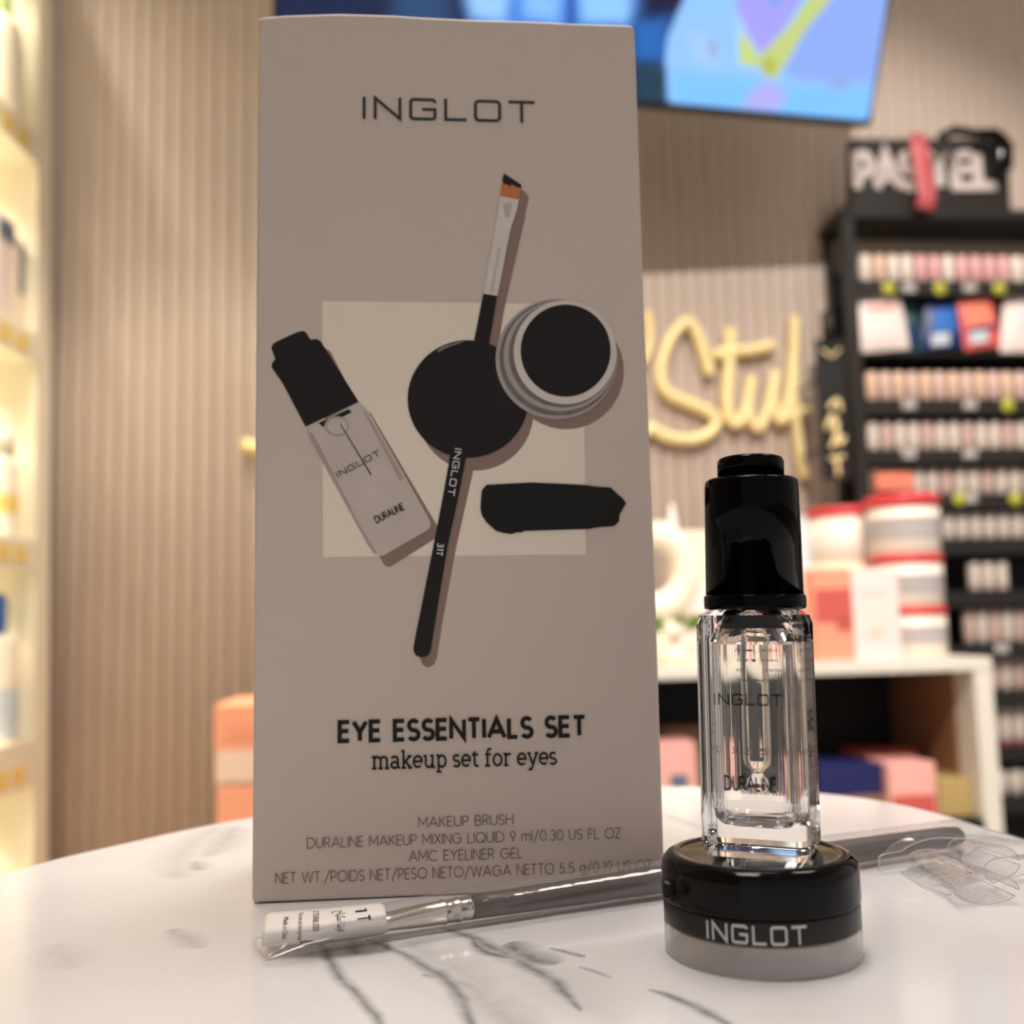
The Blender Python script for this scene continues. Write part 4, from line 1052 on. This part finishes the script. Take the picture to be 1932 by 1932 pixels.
# ribbon bow in front of the header
bw = W.px(1740, 300, RD - .05)
t = thing('ribbon_bow', 'black and red ribbon bow hung over the rack header', 'bow', frame=W, loc=(bw.x, RD - .03, bw.z))
def wloc(x, y, d=0.0): q = W.px(x, y, RD - .03); return (q.x - bw.x, d, q.z - bw.z)
MB().tube([wloc(1738, 250, .01), wloc(1735, 275), wloc(1742, 320), wloc(1750, 365), wloc(1745, 395, .0)], [(.018, .003)] * 5, 10).build('red_tail', 'ribbon_red', t)
MB().tube([wloc(1770, 258, .0), wloc(1800, 246), wloc(1840, 252), wloc(1878, 252), wloc(1896, 275), wloc(1895, 312), wloc(1880, 325)], [(.005, .004), (.010, .006), (.009, .006), (.012, .007), (.018, .008), (.018, .008), (.008, .006)], 12).build('black_loop', 'black_gloss', t)
MB().tube([wloc(1762, 285, .0), wloc(1785, 262), wloc(1803, 280), wloc(1790, 300)], [(.007, .003)] * 4, 10).build('grey_tail', 'black_metal', t)
# shelves and stock. (label, y top, y bottom, x start, count, pitch px, colours, caps)
ROWS = [
 ('top', 472, 524, 1622, 13, 26, ['bottle_white', 'bottle_beige', 'bottle_white', 'bottle_white', 'bottle_rose', 'bottle_rose', 'bottle_white', 'bottle_rose', 'bottle_rose', 'bottle_rose', 'bottle_rose', 'bottle_white', 'bottle_white'], 'cap_rust'),
 ('second', 692, 745, 1634, 13, 25.5, ['bottle_beige', 'bottle_pinkish'], 'cap_rust'),
 ('third', 785, 838, 1636, 13, 25.5, ['bottle_white', 'bottle_pinkish', 'bottle_white'], 'cap_maroon'),
 ('fourth', 874, 922, 1644, 12, 26, ['bottle_white', 'bottle_white', 'bottle_pinkish'], 'cap_dark'),
 ('fifth', 958, 1006, 1700, 10, 26, ['bottle_white'], 'cap_dark'),
 ('sixth', 1052, 1104, 1828, 3, 26, ['bottle_white'], 'cap_rust'),
 ('seventh', 1142, 1205, 1818, 6, 24, ['bottle_pinkish', 'bottle_white'], 'cap_dark'),
 ('eighth', 1236, 1295, 1840, 5, 24, ['bottle_white', 'bottle_pinkish'], 'cap_dark'),
 ('ninth', 1328, 1395, 1862, 4, 25, ['bottle_white'], 'cap_maroon'),
 ('lowest', 1448, 1492, 1878, 3, 28, ['bottle_white'], 'cap_dark')]
CN = {'bottle_white': 'small white', 'bottle_beige': 'small beige', 'bottle_rose': 'small pink', 'bottle_pinkish': 'small pale rose'}
ORD = ['first', 'second', 'third', 'fourth', 'fifth', 'sixth', 'seventh', 'eighth', 'ninth', 'tenth', 'eleventh', 'twelfth', 'thirteenth']
proto = {}
def bottle_meshes(h, r):
    key = (round(h, 3), round(r, 4))
    if key not in proto:
        b_ = MB().lathe([(r * .86, 0), (r, h * .04), (r, h * .96), (r * .86, h)], 14)
        c_ = MB().lathe([(r * .8, -h * .26), (r * .78, -h * .04), (r * .6, 0)], 12)
        proto[key] = (b_, c_)
    return proto[key]
meshes = {}
for nm, yt, yb, xs, cnt, pit, cols, capm in ROWS:
    dR = RD + .02
    zsh = W.px(1800, yb + 14, dR).z
    MB().box(rx0 + .024, rx1, RD + .004, -.016, zsh - .014, zsh - .009).build('wire_shelf', 'black_metal', rk)
    MB().box(rx0 + .024, rx1, RD, RD + .004, zsh - .026, zsh + .002).build('price_rail', 'black_metal', rk)
    r = pit / 2 / FPX * (1.9 + dR) * .94
    zt_ = W.px(1800, yt, dR).z
    h = (zt_ - zsh) * .80
    for i in range(cnt):
        col = cols[i] if len(cols) > 3 else cols[i % len(cols)]
        xp = W.px(xs + pit * (i + .5), yt, dR).x
        t = thing('nail_polish_bottle', '%s bottle, %s from the left in the %s row of the black rack' % (CN[col], ORD[i], nm), 'bottle', frame=W, loc=(xp, dR + r, zsh - .009), group='pale bottles in the %s row of the rack' % nm)
        k1 = ('b', nm, col); k2 = ('c', nm)
        if k1 not in meshes:
            o = MB().lathe([(r * .80, h * .25), (r, h * .29), (r, h * 1.20), (r * .86, h * 1.25)], 14).build('cap', col, t); meshes[k1] = o.data
        else:
            o = bpy.data.objects.new('cap', meshes[k1]); sc.collection.objects.link(o); o.parent = t
        if k2 not in meshes:
            o = MB().lathe([(r * .86, 0), (r * .92, h * .03), (r * .92, h * .22), (r * .7, h * .26)], 12).build('glass', capm, t); meshes[k2] = o.data
        else:
            o = bpy.data.objects.new('glass', meshes[k2]); sc.collection.objects.link(o); o.parent = t
    for xt in ({'top': (1678, 1775, 1887), 'second': (1903,), 'fourth': (1812, 1918)}.get(nm, ())):
        q = W.px(xt, yb + 20, RD - .003)
        MB().lathe([(.0002, 0), (.013, 0), (.013, .002), (.0002, .0021)], 20).build('price_tag', 'yellow_tag', rk).matrix_local = Matrix.Translation((q.x, RD - .0002, q.z)) @ Matrix.Rotation(math.radians(90), 4, 'X')
    for xt in (1720, 1835):
        if nm in ('second', 'third', 'top', 'seventh', 'fourth'):
            a = W.px(xt - 18 + (60 if nm == 'seventh' else 0), yb + 18, RD); MB().box(a.x, a.x + .026, RD - .001, RD, a.z - .008, a.z + .008).build('price_tag', 'tub_grey', rk)
# red tester in the fourth row
t, hw, h, dp = carton('box', 'red orange box at the left end of the fourth row of the rack', 'box', (1655, 892, 1722, 925), RD + .002, .015, 'orange_print')
zq = W.px(1800, 922 + 14, RD + .02).z - .009
t.location = t.location  # stands on the shelf of that row
# pouches under the top row
zsh = W.px(1800, 668, RD + .02).z
MB().box(rx0 + .024, rx1, RD + .004, -.016, zsh - .006, zsh - .001).build('wire_shelf', 'black_metal', rk)
def pouch(label, q, m, prints, depth=.02, d=RD + .012):
    P = [W.px(x, y, d) for x, y in q]; cx_ = sum(p.x for p in P) / 4; zb_ = min(p.z for p in P)
    t = thing('sheet_pouch', label, 'pouch', frame=W, loc=(cx_, d, zb_))
    pl = [(p.x - cx_, p.z - zb_) for p in P]
    n = 8; vs = []; fs = []
    for side in (0, 1):
        for i in range(n + 1):
            for j in range(n + 1):
                u, v = i / n, j / n
                x = (pl[0][0] * (1 - u) + pl[1][0] * u) * (1 - v) + (pl[3][0] * (1 - u) + pl[2][0] * u) * v
                z = (pl[0][1] * (1 - u) + pl[1][1] * u) * (1 - v) + (pl[3][1] * (1 - u) + pl[2][1] * u) * v
                b = depth / 2 * (math.sin(math.pi * u) ** .6) * (math.sin(math.pi * min(v * 1.0, 1)) ** .5)
                vs.append((x, (-b if side == 0 else b) + depth / 2, z))
        o = side * (n + 1) ** 2
        for i in range(n):
            for j in range(n):
                a = o + i * (n + 1) + j; fs.append((a, a + n + 1, a + n + 2, a + 1) if side == 0 else (a, a + 1, a + n + 2, a + n + 1))
    mb = MB().add(vs, fs, True); o = mb.build('pack', m, t); 
    for (u0, v0, u1, v1, pm) in prints:
        pv = []
        for i in range(5):
            for j in range(5):
                u = u0 + (u1 - u0) * i / 4; v = v0 + (v1 - v0) * j / 4
                x = (pl[0][0] * (1 - u) + pl[1][0] * u) * (1 - v) + (pl[3][0] * (1 - u) + pl[2][0] * u) * v
                z = (pl[0][1] * (1 - u) + pl[1][1] * u) * (1 - v) + (pl[3][1] * (1 - u) + pl[2][1] * u) * v
                b = depth / 2 * (math.sin(math.pi * u) ** .6) * (math.sin(math.pi * v) ** .5)
                pv.append((x, -b + depth / 2 - .0012, z))
        MB().add(pv, [(i * 5 + j, (i + 1) * 5 + j, (i + 1) * 5 + j + 1, i * 5 + j + 1) for i in range(4) for j in range(4)], True).build('printed_panel', pm, t, fix=False)
    return t
pouch('white pouch with pink print at the left of the rack shelf', [(1618, 664), (1722, 655), (1702, 548), (1620, 556)], 'pink_pale', [(.2, .68, .8, .80, 'pink')])
pouch('dark teal pouch behind the white pouch on the rack', [(1700, 662), (1752, 660), (1738, 560), (1696, 560)], 'teal', [(.1, .1, .6, .5, 'deep_blue')], d=RD + .04)
pouch('blue pouch with pale round print in the middle of the rack shelf', [(1742, 658), (1826, 652), (1810, 568), (1750, 572)], 'deep_blue', [(.22, .35, .82, .85, 'blue'), (.2, .06, .62, .32, 'pale_blue')])
pouch('red pouch with orange print on the rack shelf', [(1826, 660), (1896, 650), (1876, 550), (1808, 562)], 'red_print', [(.15, .42, .85, .85, 'orange_print'), (.15, .1, .6, .32, 'pale_blue'), (.1, .32, .9, .40, 'deep_blue')])
pouch('white pouch with pale teal print at the right frame edge', [(1892, 662), (1990, 664), (1985, 536), (1900, 548)], 'pink_pale', [(.3, .3, .8, .75, 'pale_blue')])

# ------------------------------------------------------------------ white lit shelf unit along the left wall
LX = -.80; LY1 = 1.80; LY0 = .70; LB = -1.19
LF = Frame((LX, LY1, TZ), math.radians(90))      # only for orientation
ls = thing('shelf_unit', 'bright white shelf unit along the left wall', 'shelf unit', loc=(LX, LY1, 0))
ls.location.x += .011; ls.rotation_euler = (0, -.02, 0)
# lean of the photograph's left edge
def lbox(name, x0, x1, y0, y1, z0, z1, m='shelf_white'): return MB().box(x0, x1, y0, y1, z0, z1).build(name, m, ls, bevel=.001)
lbox('end_panel', LB - LX, 0, -.055, 0, 0, 2.45)
lbox('end_panel', LB - LX, 0, LY0 - LY1, LY0 - LY1 + .03, 0, 2.45)
lbox('back_panel', LB - LX, LB - LX + .01, LY0 - LY1 + .03, -.055, 0, 2.45)
SH = [.10] + [CAM.z + ray(62, y).z * (LX / ray(62, y).x) for y in (1480, 1074, 674, 280)] + [2.06, 2.36]
for i, z in enumerate(SH):
    th = .05 if i != 1 else .075
    lbox('shelf_board', LB - LX + .01, 0, LY0 - LY1 + .03, -.055, z, z + .02)
    lbox('label_rail', -.004, .004, LY0 - LY1 + .03, -.055, z - .002, z + th)
    if z > .3:
        for k in range(3):
            q = -.10 - k * .055
            MB().box(.004, .0052, q - .04, q, z + .008, z + .036).build('price_strip', 'amber', ls)
    l = area('shelf_lamp_light', (LX - .12, 1.35, z - .01), (LX - .12, 1.35, z - 1), .7, 3.4, (1.0, .96, .84), .03, 100)
    l.rotation_euler = (0, 0, math.radians(90))
def litem(label, cat, name, y, zshelf, xoff=-.10):
    return thing(name, label, cat, loc=(LX + xoff + .011 - .02 * zshelf, y, zshelf + .0205))
def hx(x, y, depth_x=LX - .10):       # y coordinate of the room where the pixel ray meets a plane of constant x
    d = ray(x, y); t = (depth_x - CAM.x) / d.x; p = CAM + d * t; return p
# pump bottle on the top shelf in view (behind its rail)
XO = -.045
t = litem('tall white bottle with green neck ring on the top shelf at left', 'bottle', 'lotion_bottle', 1.690, SH[4], XO)
MB().lathe([(.036, 0), (.038, .01), (.038, .17), (.030, .21), (.018, .228)], 32).build('body', 'ceramic', t)
MB().lathe([(.0185, .228), (.0185, .243), (.017, .245)], 24).build('neck_ring', 'green_ring', t)
MB().lathe([(.016, .245), (.016, .285), (.012, .29)], 24).build('cap', 'ceramic', t)
t = litem('white pouch with dark corner on the second shelf at left', 'pouch', 'standing_pouch', 1.68, SH[3], XO)
MB().box(-.02, .02, -.035, .028, 0, .22).build('pack', 'pink_pale', t, bevel=.006)
MB().box(.0202, .0208, -.03, .025, .175, .21).build('printed_panel', 'slate', t)
t = litem('pale pouch behind the white pouch on the second shelf', 'pouch', 'standing_pouch', 1.727, SH[3], XO)
MB().box(-.02, .02, -.016, .014, 0, .20).build('pack', 'cream', t, bevel=.005)
MB().box(.0202, .0208, -.004, .012, .10, .19).build('printed_panel', 'slate', t)
t = litem('white jar with amber label on the third shelf at left', 'jar', 'cream_jar', 1.69, SH[2], XO)
MB().lathe([(.034, 0), (.035, .01), (.035, .15), (.028, .165)], 32).build('body', 'ceramic', t)
MB().lathe([(.0355, .07), (.0355, .10)], 32, caps=False).build('label_band', 'amber', t)
MB().lathe([(.029, .165), (.029, .20), (.026, .204)], 28).build('cap', 'ceramic', t)
t = litem('white tub with blue cap on the lowest lit shelf at left', 'bottle', 'blue_capped_bottle', 1.685, SH[1], XO - .003)
MB().lathe([(.040, 0), (.042, .01), (.042, .215), (.038, .225)], 32).build('body', 'ceramic', t)
MB().lathe([(.022, .225), (.022, .28), (.016, .292), (.006, .294)], 24).build('cap', 'blue', t)
MB().lathe([(.0425, .06), (.0425, .14)], 32, caps=False).build('label_band', 'pale_blue', t)
t = litem('cream box on the bottom shelf at left', 'box', 'carton_box', 1.66, .10, -.05)
MB().box(-.04, .04, -.04, .04, 0, .22).build('body', 'cream', t, bevel=.002)
